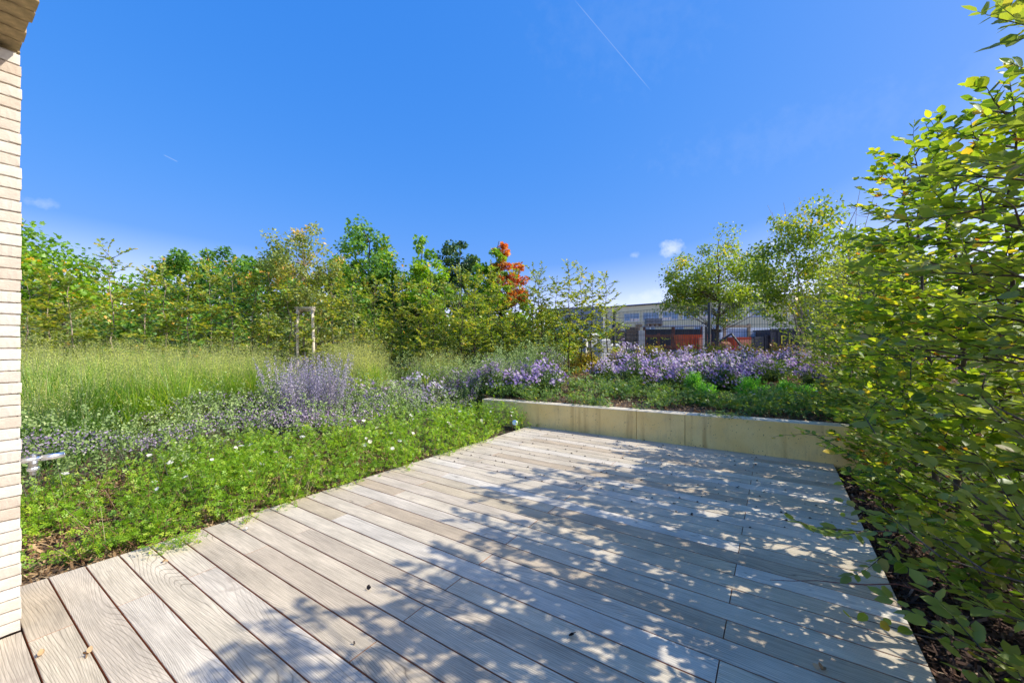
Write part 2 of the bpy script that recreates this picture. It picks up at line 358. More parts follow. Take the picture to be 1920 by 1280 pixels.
def yard():
    m, t, p, o = mat('yard_gravel'); c = nd(t, 'ShaderNodeNewGeometry').outputs['Position']
    t.links.new(ramp(t, noise(t, .35, 9, c, .65), [(.3, (.16, .14, .11)), (.6, (.27, .24, .2)), (.75, (.13, .15, .06))]), p.inputs['Base Color'])
    p.inputs['Roughness'].default_value = .95; return m
M['yard'] = yard()
def wood():
    m, t, p, o = mat('weathered_deck_board')
    oi = nd(t, 'ShaderNodeObjectInfo'); rnd = oi.outputs['Random']
    c = coord(t)                                             # x along the board
    off = nd(t, 'ShaderNodeCombineXYZ'); t.links.new(mth(t, 'MULTIPLY', rnd, 37), off.inputs[0]); t.links.new(mth(t, 'MULTIPLY', rnd, 91), off.inputs[1]); t.links.new(mth(t, 'MULTIPLY', rnd, 53), off.inputs[2])
    ad = nd(t, 'ShaderNodeVectorMath', operation='ADD'); t.links.new(c, ad.inputs[0]); t.links.new(off.outputs[0], ad.inputs[1]); v = ad.outputs[0]
    # cathedral grain: contour lines of a smooth, stretched field
    fld = noise(t, 1.0, 1.5, mapped(t, v, (.8, 4.6, 1)), .4, 0)
    amp = mth(t, 'ADD', mth(t, 'MULTIPLY', mth(t, 'FRACT', mth(t, 'MULTIPLY', rnd, 7.3)), 30), 8)
    ph = mth(t, 'MULTIPLY', fld, amp)
    sx = nd(t, 'ShaderNodeSeparateXYZ'); t.links.new(c, sx.inputs[0])
    ph = mth(t, 'ADD', ph, mth(t, 'MULTIPLY', sx.outputs[1], 95))
    ph = mth(t, 'ADD', ph, mth(t, 'MULTIPLY', noise(t, 1, 3, mapped(t, v, (5, 40, 1))), .35))
    line = mth(t, 'POWER', mth(t, 'ABSOLUTE', mth(t, 'SINE', mth(t, 'MULTIPLY', ph, 3.14159))), .55)     # 0 at thin dark lines
    fine = noise(t, 1, 5, mapped(t, v, (5, 230, 1)), .7)
    patch = noise(t, 2.2, 4, mapped(t, v, (1, 3, 1)), .6)
    hue = ramp(t, mth(t, 'FRACT', mth(t, 'MULTIPLY', rnd, 13.7)), [(0, (.60, .485, .315)), (.3, (.70, .60, .44)), (.55, (.555, .435, .29)), (.8, (.76, .68, .545)), (1, (.645, .53, .37))])
    base = mixc(t, 1, hue, ramp(t, patch, [(.25, (.66, .66, .66)), (.75, (1.12, 1.11, 1.10))]), 'MULTIPLY')
    base = mixc(t, 1, base, ramp(t, fine, [(.3, (.62, .61, .60)), (.62, (1.1, 1.1, 1.1))]), 'MULTIPLY')
    big = noise(t, .8, 2, mapped(t, v, (1, 1.5, 1), (9, 3, 0)))
    ls = ramp(t, line, [(0, (.26, .24, .23)), (.32, (.66, .65, .64)), (.62, (1, 1, 1))])
    base = mixc(t, ramp(t, big, [(.32, (.35,)*3), (.6, (.95,)*3)]), base, mixc(t, 1, base, ls, 'MULTIPLY'))
    st = noise(t, 6, 3, v)
    base = mixc(t, ramp(t, st, [(.66, (0,)*3), (.76, (.5,)*3)]), base, (.30, .23, .17))
    t.links.new(base, p.inputs['Base Color']); p.inputs['Roughness'].default_value = .72; p.inputs['Specular IOR Level'].default_value = .3
    hgt = mth(t, 'ADD', mth(t, 'MULTIPLY', line, .8), fine); bump(t, p, hgt, .5, .0016)
    return m
M['wood'] = wood()
M['woodside'] = plain('board_side_brown', (.42, .19, .09), .8, 0, .2, 10)
def concrete():
    m, t, p, o = mat('ochre_concrete'); c = coord(t)
    b = ramp(t, noise(t, 3, 6, c, .6), [(.3, (.87, .60, .20)), (.7, (.93, .70, .28))])
    stv_ = noise(t, 1, 4, mapped(t, c, (9, 9, .7)), .6)
    b = mixc(t, ramp(t, stv_, [(.52, (0,)*3), (.72, (.75,)*3)]), b, (.50, .30, .09))
    b = mixc(t, ramp(t, noise(t, 1, 5, mapped(t, c, (4, 4, 2.5), (3, 1, 0)), .7), [(.5, (0,)*3), (.72, (.35,)*3)]), b, (.48, .37, .22))
    vo = nd(t, 'ShaderNodeTexVoronoi'); vo.inputs['Scale'].default_value = 34; t.links.new(c, vo.inputs['Vector'])
    sz = noise(t, 17, 2, c)
    pit = mth(t, 'LESS_THAN', vo.outputs['Distance'], mth(t, 'MULTIPLY', mth(t, 'SUBTRACT', sz, .40), .85))
    pit2 = noise(t, 140, 2, c)
    b = mixc(t, ramp(t, pit2, [(.62, (0,)*3), (.7, (.6,)*3)]), b, (.30, .22, .12))
    b = mixc(t, mth(t, 'MULTIPLY', pit, .8), b, (.14, .10, .055))
    t.links.new(b, p.inputs['Base Color']); p.inputs['Roughness'].default_value = .9
    bump(t, p, mth(t, 'SUBTRACT', noise(t, 60, 4, c), pit), .5, .003); return m
M['concrete'] = concrete()
M['cap'] = plain('concrete_top_edge', (.62, .53, .38), .9, 0, .1, 12, .2)
def brickm():
    m, t, p, o = mat('pale_long_brick'); oi = nd(t, 'ShaderNodeObjectInfo'); c = coord(t)
    b = ramp(t, oi.outputs['Random'], [(0, (.60, .53, .43)), (.35, (.67, .62, .53)), (.6, (.53, .43, .33)), (.85, (.68, .64, .57)), (1, (.57, .48, .38))])
    b = mixc(t, 1, b, ramp(t, noise(t, 22, 8, c, .7), [(.3, (.84, .82, .8)), (.7, (1.08, 1.08, 1.08))]), 'MULTIPLY')
    b = mixc(t, ramp(t, noise(t, 1, 4, mapped(t, c, (25, 25, 120)), .6), [(.66, (0,)*3), (.74, (.6,)*3)]), b, (.42, .32, .22))
    t.links.new(b, p.inputs['Base Color']); p.inputs['Roughness'].default_value = .9
    bump(t, p, noise(t, 60, 6, mapped(t, c, (1, 1, 3)), .7), .7, .004); return m
M['brick'] = brickm()
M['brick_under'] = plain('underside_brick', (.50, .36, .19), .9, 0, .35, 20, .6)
M['mortar'] = plain('mortar', (.42, .36, .29), .95, 0, .1, 30)

# ============================================================ ground
def build_ground():
    me = MB(); me.box((0, 400, -.40), (2400, 2400, .1)); o = me.build('yard_ground', M['yard']); tag(o, kind='structure')
    s = np.concatenate([np.arange(-5, -1.2, .6), np.arange(-1.2, 5.3, .22), [5.475, 5.525, 5.535, 5.62], np.arange(5.8, 12, .25), np.arange(12, 32, .7)])
    t = np.concatenate([np.arange(-26, -8, .7), np.arange(-8, -4.3, .25), [-4.3, -4.255, -4.245], np.arange(-4.0, -3.3, .12), [-3.26, -3.24], np.arange(-3, .4, .4), [.49, .51], np.arange(.6, 3, .25), np.arange(3, 16, .7)])
    S, T = np.meshgrid(s, t, indexing='ij'); S = S+WALL_K*(T-WALL_T0)
    X, Y = XY(S, T); Z = ground_z(X, Y)
    V = np.stack([X, Y, Z], -1).reshape(-1, 3); nt = len(t)
    i, j = np.meshgrid(np.arange(len(s)-1), np.arange(nt-1), indexing='ij'); a = (i*nt+j).ravel()
    me = mesh_np('ground', V, np.stack([a, a+1, a+nt+1, a+nt], 1)[:, ::-1], mats=[M['soil']], smooth=True)
    tag(link('garden_ground', me), kind='structure')
build_ground()

# ============================================================ deck
PITCH = .1463; GAP = .007; SC0 = 2.118
def build_deck():
    root = empty('wooden_deck'); tag(root, kind='structure')
    rg = random.Random(3); rz = math.atan2(D2.y, D2.x)
    for k in range(-19, 25):
        sc = SC0+k*PITCH
        left = -3.47+.038*(sc-.415) if sc > .28 else -2.93
        cuts = [left, -2.8, -.2, .53] if k % 2 == 0 else [left, -1.5, .53]
        if sc < .28 and k % 2 == 0: cuts = [left, -.2, .53]
        for a, b in zip(cuts[:-1], cuts[1:]):
            g = .0025 if (a != -.2 and b != -.2) else .0035
            g2 = .0012 if b == -2.8 or a == -2.8 else g
            x0 = a+(g2 if a != left else 0); x1 = b-(g2 if b != .53 else 0)
            mb = MB(); w = PITCH-GAP; ln = x1-x0; th = .026
            b_ = .0022; x, y = ln/2, w/2
            prof = [(-y, -th), (-y, -b_), (-y+b_, 0), (y-b_, 0), (y, -b_), (y, -th)]
            n = len(prof); V = [(-x, p[0], p[1]) for p in prof]+[(x, p[0], p[1]) for p in prof]
            sk = .038*w if a == left and sc > .28 else 0
            if sk:
                V = [(vx+(vy/w)*sk*1.0 if vx < 0 else vx, vy, vz) for vx, vy, vz in V]
            Fc = [(i, (i+1) % n, (i+1) % n+n, i+n)[::-1] for i in range(n)]
            mi = [1, 0, 0, 0, 1, 1]
            for f, m_ in zip(Fc, mi): mb.f.append(f); mb.m.append(m_)
            mb.f.append(tuple(range(n))[::-1][::-1]); mb.m.append(1); mb.f.append(tuple(range(n, 2*n))[::-1]); mb.m.append(1); mb.v = V
            o = mb.build('deck_board', [M['wood'], M['woodside']], root)
            o.location = ST(sc, (x0+x1)/2, rg.uniform(-.0006, .0006)); o.rotation_euler = (0, 0, rz)
    jm = MB()
    for t in (-3.2, -2.8, -2.15, -1.5, -.85, -.2, .42):
        c = ST(2.5+(.2 if t < -3 else 0), t); jm.box((c.x, c.y, -.075), (.05, 5.5, .09), rz)
    jm.build('joist', M['woodside'], root)
    e0, e1 = ST(-.7, .535), ST(5.6, .535); c = (e0+e1)/2
    mb = MB(); mb.box((c.x, c.y, -.085), (.012, (e1-e0).length, .12), rz); mb.build('edge_strip', M['fence'], root)
build_deck()

# ============================================================ retaining wall
def build_retaining():
    root = empty('retaining_wall'); tag(root, 'low ochre concrete retaining wall along the far end of the deck', 'wall')
    def tpx(px):
        # where the sight line of a joint meets the wall face
        k = (px-960)/F
        for i in range(2000):
            t = -4.4+i*.004; p = ST(wall_s(t), t)
            if p.y > 0 and p.x/p.y > k: return t
        return 0
    cuts = [-4.22, tpx(1193), tpx(1284), 2.6]
    cuts.insert(3, 1.6)
    def ztop(t): return .372+.014*(t+3.365)
    for a, b in zip(cuts[:-1], cuts[1:]):
        g = .003; a2, b2 = a+g, b-g; V = []; th = .19; bv = .008
        for t in (a2, b2):
            z = ztop(t); s = wall_s(t)
            for ds, zz in ((0, -.3), (0, z-bv), (bv, z), (th-bv, z), (th, z-bv), (th, -.3)): V.append(ST(s+ds, t, zz))
        c = sum(V, Vector())/len(V); V = [v-c for v in V]
        mb = MB(); mb.v = [tuple(v) for v in V]; n = 6
        for i in range(n): mb.f.append((i, (i+1) % n, (i+1) % n+n, i+n)); mb.m.append(1 if i in (1, 2, 3) else 0)
        mb.f.append(tuple(range(n))[::-1]); mb.f.append(tuple(range(n, 2*n))); mb.m += [0, 0]
        mb.build('wall_panel', [M['concrete'], M['cap']], root, loc=c)
build_retaining()

# ============================================================ brick wall and soffit
def build_brick():
    root = empty('brick_wall', ST(.28, -2.94)); tag(root, 'pale wall end of long thin handmade bricks at the left edge of the view', 'wall')
    inv = Matrix.Translation(-ST(.28, -2.94)); rg = random.Random(8); CH = .0527; S1 = .286; Tf = -2.94
    def brick_mesh(seed, ln, dp):
        r = random.Random(seed); V = []; nx, nz = 8, 2; h = CH-.0045
        j = lambda a=.0013: r.uniform(-a, a)
        mb = MB(); x, y, z = ln/2, dp/2, h/2; b = .003
        Vv = []
        for i in range(nx+1):
            u = -x+ln*i/nx
            for (yy, zz) in ((-y, -z+b), (-y+b, -z), (y-b, -z), (y, -z+b), (y, z-b), (y-b, z), (-y+b, z), (-y, z-b)):
                Vv.append((u+j(), yy+j(), zz+j()))
        Fc = []
        for i in range(nx):
            for k in range(8): a = i*8+k; c = i*8+(k+1) % 8; Fc.append((a, a+8, c+8, c))
        Fc.append(tuple(range(8))); Fc.append(tuple(range(nx*8, nx*8+8))[::-1])
        mb.add(Vv, Fc); return mb.mesh('brick', M['brick'])
    A = [brick_mesh(i, .232, .098) for i in range(6)]; B = [brick_mesh(20+i, .112, .098) for i in range(4)]
    rz = math.atan2(D1.y, D1.x)
    def put(me, s, t, z, rot):
        o = link('brick', me, root); o.location = ST(s, t, z)-ST(.28, -2.94); o.rotation_euler = (rg.uniform(-.006, .006), rg.uniform(-.006, .006), rot+rg.uniform(-.004, .004))
    n = int(2.70/CH)
    for i in range(n+1):
        z = CH*(i+.5); jt = rg.uniform(-.003, .003)
        if z > 2.69: break
        s = S1+jt
        lens = [.232, .232, .232] if i % 2 == 0 else [.112, .232, .232, .112]
        for l in lens:
            put(rg.choice(A if l > .2 else B), s-l/2, Tf-.05+rg.uniform(-.002, .002), z, rz); s -= l+.008
        t = Tf-.098-.008
        for l in ([.112, .232] if i % 2 == 0 else [.232, .112]):
            put(rg.choice(A if l > .2 else B), S1-.05+jt, t-l/2, z, rz+math.pi/2); t -= l+.008
    core = MB(); c = ST(-.08, -3.16); core.box((c.x-ST(.28, -2.94).x, c.y-ST(.28, -2.94).y, 1.347), (.706, .424, 2.69), rz); core.build('mortar_core', M['mortar'], root)
    # upright bricks under the lintel
    so = empty('brick_lintel', ST(.28, -2.9, 2.70)); tag(so, 'brick faced lintel overhanging the wall in the top left corner', 'lintel')
    ctr = ST(.28, -2.9, 2.70)
    lm = []
    for k in range(4):
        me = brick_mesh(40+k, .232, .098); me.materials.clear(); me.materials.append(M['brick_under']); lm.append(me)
    t = -3.36
    while t < -1.0:
        for q in range(3):
            o = link('brick', rg.choice(lm), so); o.location = ST(S1-.116-q*.24+rg.uniform(-.004, .004), t, 2.70+.05)-ctr
            o.rotation_euler = (math.pi/2, 0, 0); o.rotation_euler = (rg.uniform(-.01, .01), 0, rz+rg.uniform(-.004, .004))
        t += .103
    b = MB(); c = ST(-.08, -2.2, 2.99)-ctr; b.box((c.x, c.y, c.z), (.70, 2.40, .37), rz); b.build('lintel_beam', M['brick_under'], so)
    # tap on the hidden end face
    tp = empty('garden_tap', ST(.29, -3.05, .77)); tag(tp, 'chrome garden tap sticking out of the brick wall above the catmint', 'tap')
    a = lambda s, dt=0, z=0: D1*(s-.29)+D2*dt+Vector((0, 0, z))
    m = MB(); m.tube([a(.287), a(.36)], .0125, 16); m.tube([a(.36), a(.4365)], .0145, 16); m.tube([a(.4355), a(.438)], .012, 16); m.build('spout', M['steel'], tp, True)
    m = MB(); m.tube([a(.335, 0, -.006), a(.335, 0, -.038)], .017, 16); m.build('valve_body', M['chrome_dull'], tp, True)
    m = MB(); m.tube([a(.335, 0, -.038), a(.335, 0, -.043), a(.335, 0, -.052), a(.335, 0, -.055)], [.019, .022, .022, .019], 12); m.build('hose_nut', M['steel'], tp)
    m = MB(); m.tube([a(.335, 0, -.055), a(.335, 0, -.075)], .012, 12); m.build('hose_tail', M['chrome_dull'], tp)
    m = MB(); m.tube([a(.335, 0, .01), a(.335, 0, .024)], [.014, .011], 12); m.build('top_cap', M['chrome_dull'], tp)
build_brick()

# ============================================================ spotlight at the wall foot
def build_spot():
    p = Vector((at(966, 6.05), 6.05, .0)); r = empty('garden_spotlight', p); tag(r, 'small silver garden spotlight at the foot of the retaining wall', 'spotlight')
    d = Vector((-.25, -.9, .38)).normalized()
    m = MB(); c = Vector((0, 0, .115))
    m.tube([c-d*.055, c-d*.05, c, c+d*.03], [.022, .034, .040, .042], 16); m.build('lamp_housing', M['lampgrey'], r, True)
    m = MB(); m.tube([c+d*.031, c+d*.034], [.037, .037], 16); m.build('lens', M['steel'], r)
    m = MB(); m.tube([(0, 0, -.1), (0, 0, .08)], .008, 8); m.build('spike', M['fence'], r)
build_spot()

# ============================================================ hornbeams
def hornbeam_data(rg, height, nlat, latlen, leaf, step=.026, sub=5, trunk_r=.018, bare=.0, drop=.0):
    """returns wood segments and leaf arrays in local coordinates"""
    segs = []; LP = []; LD = []; LU = []
    npt = 10; pts = [np.array([0, 0, -.12])]; lean = rg.normal(0, .03, 2)
    for i in range(npt):
        z = height*(i+1)/npt; pts.append(np.array([lean[0]*z+rg.normal(0, .022), lean[1]*z+rg.normal(0, .022), z]))
    pts = np.array(pts)
    for i in range(npt):
        f = i/npt; segs.append((pts[i], pts[i+1], trunk_r*(1-.85*f), trunk_r*(1-.85*(f+1/npt))))
    def pos(z):
        i = min(npt-1, max(0, int(z/height*npt))); a, b = pts[i], pts[i+1]; q = (z-a[2])/(b[2]-a[2]+1e-9); return a+(b-a)*q
    def shoot(p, d, ln, r, lvl, droop):
        n = max(2, int(ln/.07)); q = p.copy(); dd = d.copy(); prev = q.copy(); st = ln/n
        side = 1; acc = 0
        for i in range(n):
            dd = dd+rg.normal(0, .10, 3)+np.array([0, 0, droop*.05]); dd /= np.linalg.norm(dd)
            nx = q+dd*st; f0, f1 = i/n, (i+1)/n
            segs.append((q, nx, r*(1-.8*f0), r*(1-.8*f1)))
            sidev = np.cross(dd, [0, 0, 1.]); sidev /= np.linalg.norm(sidev)+1e-9
            m = max(1, int(round(st/step)))
            for k in range(m):
                if (lvl == 0 and f0 < .22): continue
                side = -side
                LP.append(q+dd*st*(k+rg.random())/m); v = dd*.65+sidev*side*.8+np.array([0, 0, rg.normal(-.05, .3)])
                LD.append(v); LU.append(np.array([rg.normal(0, .52), rg.normal(0, .52), 1.0]))
            if lvl == 0 and f0 > .12 and sub > 0 and rg.random() < sub/n:
                v = dd*.7+sidev*rg.choice([-1, 1])*.8+np.array([0, 0, rg.normal(.12, .3)]); v /= np.linalg.norm(v)
                shoot(nx, v, ln*rg.uniform(.25, .5)*(1.1-f0*.5), r*.5, 1, droop)
            q = nx
        LP.append(q); LD.append(dd); LU.append(np.array([rg.normal(0, .3), rg.normal(0, .3), 1.0]))
    ga = rg.uniform(0, 6.28)
    for k in range(nlat):
        f = (k+rg.random())/nlat; z = height*(bare+(1-bare)*f)*.985+.04
        ga += 2.4+rg.normal(0, .3); up = rg.uniform(.12, .55)+.9*max(0, f-.75)*3
        d = np.array([math.cos(ga), math.sin(ga), up]); d /= np.linalg.norm(d)
        ln = latlen*rg.uniform(.55, 1.2)*(1 if f < .55 else 1-.5*(f-.55)/.45)
        if f < .30: ln *= 1.22
        shoot(pos(z), d, ln, trunk_r*.30, 0, -drop)
    shoot(pts[-1], np.array([rg.normal(0, .15), rg.normal(0, .15), 1.]), height*.08, trunk_r*.2, 1, 0)
    P = np.array(LP); n = len(P)
    S = leaf*rg.uniform(.6, 1.15, n)
    return segs, P, np.array(LD), np.array(LU), S
def seg_arrays(segs): return np.array([a[0] for a in segs]), np.array([a[1] for a in segs]), np.array([a[2] for a in segs]), np.array([a[3] for a in segs])
HI_VAR = []
def leaf_variant(i):
    if not HI_VAR:
        for k, r_ in enumerate([.05, .2, .35, .5, .62, .74, .83, .93]):
            tv = LEAF_FINE[0].copy(); rr = random.Random(k); tv[:, 2] += .18*(tv[:, 1]-.5)**2*rr.choice([-1, 1]); tv[:, 0] *= rr.uniform(.9, 1.15)
            HI_VAR.append(mesh_np('hornbeam_leaf', tv, LEAF_FINE[1], np.full(len(tv), r_), [M['hornbeam']], True, lc=LEAF_FINE[0]))
    return HI_VAR[i % 8]
ORD = ['first', 'second', 'third', 'fourth', 'fifth', 'sixth', 'seventh', 'eighth', 'ninth', 'tenth', 'eleventh', 'twelfth', 'thirteenth', 'fourteenth', 'fifteenth', 'sixteenth', 'seventeenth', 'eighteenth', 'nineteenth', 'twentieth', 'twenty-first', 'twenty-second', 'twenty-third', 'twenty-fourth', 'twenty-fifth', 'twenty-sixth', 'twenty-seventh', 'twenty-eighth']
def build_hedge():
    rg = np.random.default_rng(5); s = .75; i = 0; vi = 0
    while s < 9.2:
        t = .98+rg.normal(0, .03); x, y = XY(s, t); z = float(ground_z(x, y))
        ht = 2.85+rg.uniform(-.12, .18)+(.0 if s < 3.2 else .05)
        if s > 4.9: ht = 2.5+rg.uniform(-.15, .15)
        if s > 5.6: ht = 2.05+rg.uniform(-.15, .15)
        if s < 3.9: ht = (2.5 if 2.6 < s < 3.35 else 2.66)+rg.uniform(-.08, .1)
        near = 2.6 < s < 5.0
        dens = 1.0 if s < 6 else .7
        segs, P, D, U, S = hornbeam_data(rg, ht, int(62*dens), .56 if s < 5.6 else .60, .060, step=.022 if s < 6 else .032, sub=5.4, trunk_r=.021)
        root = empty('hornbeam', (x, y, z)); vis = s > 2.3; vi = vi+1 if vis else 0
        tag(root, ('%s hornbeam seen along the tall right hedge, counted from the right edge of the view' % ORD[vi-1] if vis else 'hornbeam of the right hedge standing just outside the right edge of the view'), 'hedge plant', 'hornbeams of the hedge along the right side of the deck')
        nt = 10
        link('trunk', tubes_np('trunk', seg_arrays(segs[:nt]), 8, M['bark']), root)
        tag(link('branches', tubes_np('branches', seg_arrays(segs[nt:]), 4, M['bark']), root), kind='stuff')
        rnd = np.clip(rg.beta(1.6, 2.2, len(P))+.12*rg.normal(size=len(P)), 0, 1)
        # keep the clear strip of mulch: few leaves right down at the ground
        W = P+np.array([x, y, z]); keep = (W[:, 2] > z+.10)
        sw, tw = stv(W[:, 0], W[:, 1]); keep &= ~((tw < .66) & (W[:, 2] < .30) & (rg.random(len(P)) < .35))
        keep &= np.linalg.norm(W-np.array([0, 0, H]), axis=1) > 1.75
        P, D, U, S, rnd, W = [a[keep] for a in (P, D, U, S, rnd, W)]
        single = np.zeros(len(P), bool)
        if near:
            d = np.linalg.norm(W-np.array([0, 0, H]), axis=1)
            inv = (W[:, 1] > .3) & (np.abs(W[:, 0]) < 1.30*W[:, 1]) & (np.abs(W[:, 2]-H) < .87*W[:, 1])
            idx = np.where(inv)[0]; idx = idx[np.argsort(d[idx]/S[idx])][:300]
            single[idx] = True
            X_, Y_, Z_ = frames(D[idx], U[idx])
            for q, j in enumerate(idx):
                o = link('leaf', leaf_variant(int(rnd[j]*8)), root)
                k = S[j]; m = Matrix(((X_[q, 0]*k, Y_[q, 0]*k, Z_[q, 0]*k, P[j, 0]), (X_[q, 1]*k, Y_[q, 1]*k, Z_[q, 1]*k, P[j, 1]), (X_[q, 2]*k, Y_[q, 2]*k, Z_[q, 2]*k, P[j, 2]), (0, 0, 0, 1)))
                o.matrix_local = m
        r_ = ~single
        o = link('foliage', scatter_mesh('foliage', LEAF_FINE if 2.3 < s < 3.9 else (LEAF_HI if 2.4 < s < 6.2 else LEAF_MID), P[r_], D[r_], U[r_], S[r_], M['hornbeam'], rnd[r_]), root); tag(o, kind='stuff')
        s += .50+rg.uniform(-.04, .04); i += 1
    # long low shoots that reach out over the boards
    for (s0, t0, z0, s1, t1, z1, lab) in [(2.55, .95, .25, 2.55, -.02, .06, 'long red-brown leafless hedge shoot lying low over the near boards'), (2.2, .9, .10, 2.35, .28, .10, 'short leafy hedge shoot reaching over the boards near the bottom edge'),
                                          (4.9, .9, .40, 4.98, -.03, .36, 'leafy hedge shoot reaching out in front of the concrete wall'), (3.1, .85, .15, 3.2, .35, .26, 'drooping leafy hedge shoot with a few round leaves over the deck edge')]:
        a, b = ST(s0, t0, z0), ST(s1, t1, z1); mb = MB(); pts = []
        for k in range(11):
            f = k/10; p = a.lerp(b, f)+Vector((rg.normal(0, .006), rg.normal(0, .006), .05*math.sin(f*math.pi)+rg.normal(0, .006))); pts.append(p-a)
        r = empty('hedge_shoot', a); tag(r, lab, 'branch')
        bare = 'leafless' in lab
        mb.tube(pts, [.0045*(1-.7*k/10) for k in range(11)], 6); mb.build('stem', M['twigred'] if bare else M['bark'], r, True)
        if not bare:
            n = 12; f = np.linspace(.35, 1, n); P = np.array([pts[int(v*10)] for v in f])+rg.normal(0, .008, (n, 3)); dv = np.array(b-a); dv /= np.linalg.norm(dv)
            sd = np.cross(dv, [0, 0, 1.]); D = dv*.5+sd[None]*np.where(np.arange(n) % 2, .9, -.9)[:, None]+rg.normal(0, .2, (n, 3)); U = np.tile([0, 0, 1.], (n, 1))+rg.normal(0, .4, (n, 3))
            X_, Y_, Z_ = frames(D, U)
            for q in range(n):
                o = link('leaf', leaf_variant(int(rg.integers(2, 8))), r); k = .06*rg.uniform(.6, 1.0)
                o.matrix_local = Matrix(((X_[q, 0]*k, Y_[q, 0]*k, Z_[q, 0]*k, P[q, 0]), (X_[q, 1]*k, Y_[q, 1]*k, Z_[q, 1]*k, P[q, 1]), (X_[q, 2]*k, Y_[q, 2]*k, Z_[q, 2]*k, P[q, 2]), (0, 0, 0, 1)))
build_hedge()

# ---- young hornbeams in a row across the back of the garden
def build_row():
    rg = np.random.default_rng(11)
    # px, depth, top py
    row = []
    xs = [48, 92, 150, 215, 262, 315, 358, 398, 440, 470, 508, 545, 590, 625, 660]
    tops = [520, 505, 520, 462, 512, 505, 520, 508, 515, 520, 500, 525, 505, 520, 515]
    for i, (px, ty) in enumerate(zip(xs, tops)):
        Y = 6.8+ (px-48)/612*2.2; row.append((px, Y, ty, 0))
    xs2 = [700, 728, 758, 786, 812, 840, 866, 892, 920, 945, 968, 992, 1018, 1044, 1068, 1090, 1108, 1140]
    tops2 = [520, 525, 515, 530, 520, 525, 505, 510, 500, 515, 505, 500, 498, 525, 490, 498, 520, 514]
    for i, (px, ty) in enumerate(zip(xs2, tops2)):
        row.append((px, 9.2+(px-700)/440*1.0+rg.uniform(-.25, .25), ty, 1))
    protos = {}
    for i, (px, Y, ty, kind) in enumerate(row):
        x = at(px, Y); z = float(ground_z(x, Y)); ht = zat(ty, Y)-z
        root = empty('young_hornbeam', (x, Y, z))
        if kind == 0:
            lab = '%s slim hornbeam from the left in the yellowing row behind the tall grass' % ORD[i]
            segs, P, D, U, S = hornbeam_data(rg, ht*.95, 36, .6, .078, step=.030, sub=4.5, trunk_r=.020, bare=.10)
        else:
            lab = '%s thin-stemmed young hornbeam from the left in the open row behind the asters' % ORD[i-len(xs)]
            segs, P, D, U, S = hornbeam_data(rg, ht*.95, 44, .46, .07, step=.024, sub=4.4, trunk_r=.018, bare=.16)
        tag(root, lab, 'tree', 'young hornbeams planted in a row across the garden')
        link('trunk', tubes_np('trunk', seg_arrays(segs[:10]), 7, M['barkpale'] if kind == 0 else M['bark']), root)
        tag(link('branches', tubes_np('branches', seg_arrays(segs[10:]), 3, M['bark']), root), kind='stuff')
        rnd = np.clip(rg.beta(2, 2, len(P)), 0, 1)
        tag(link('foliage', scatter_mesh('foliage', LEAF_MID, P, D, U, S, M['hornbeam_far'], rnd), root), kind='stuff')
build_row()

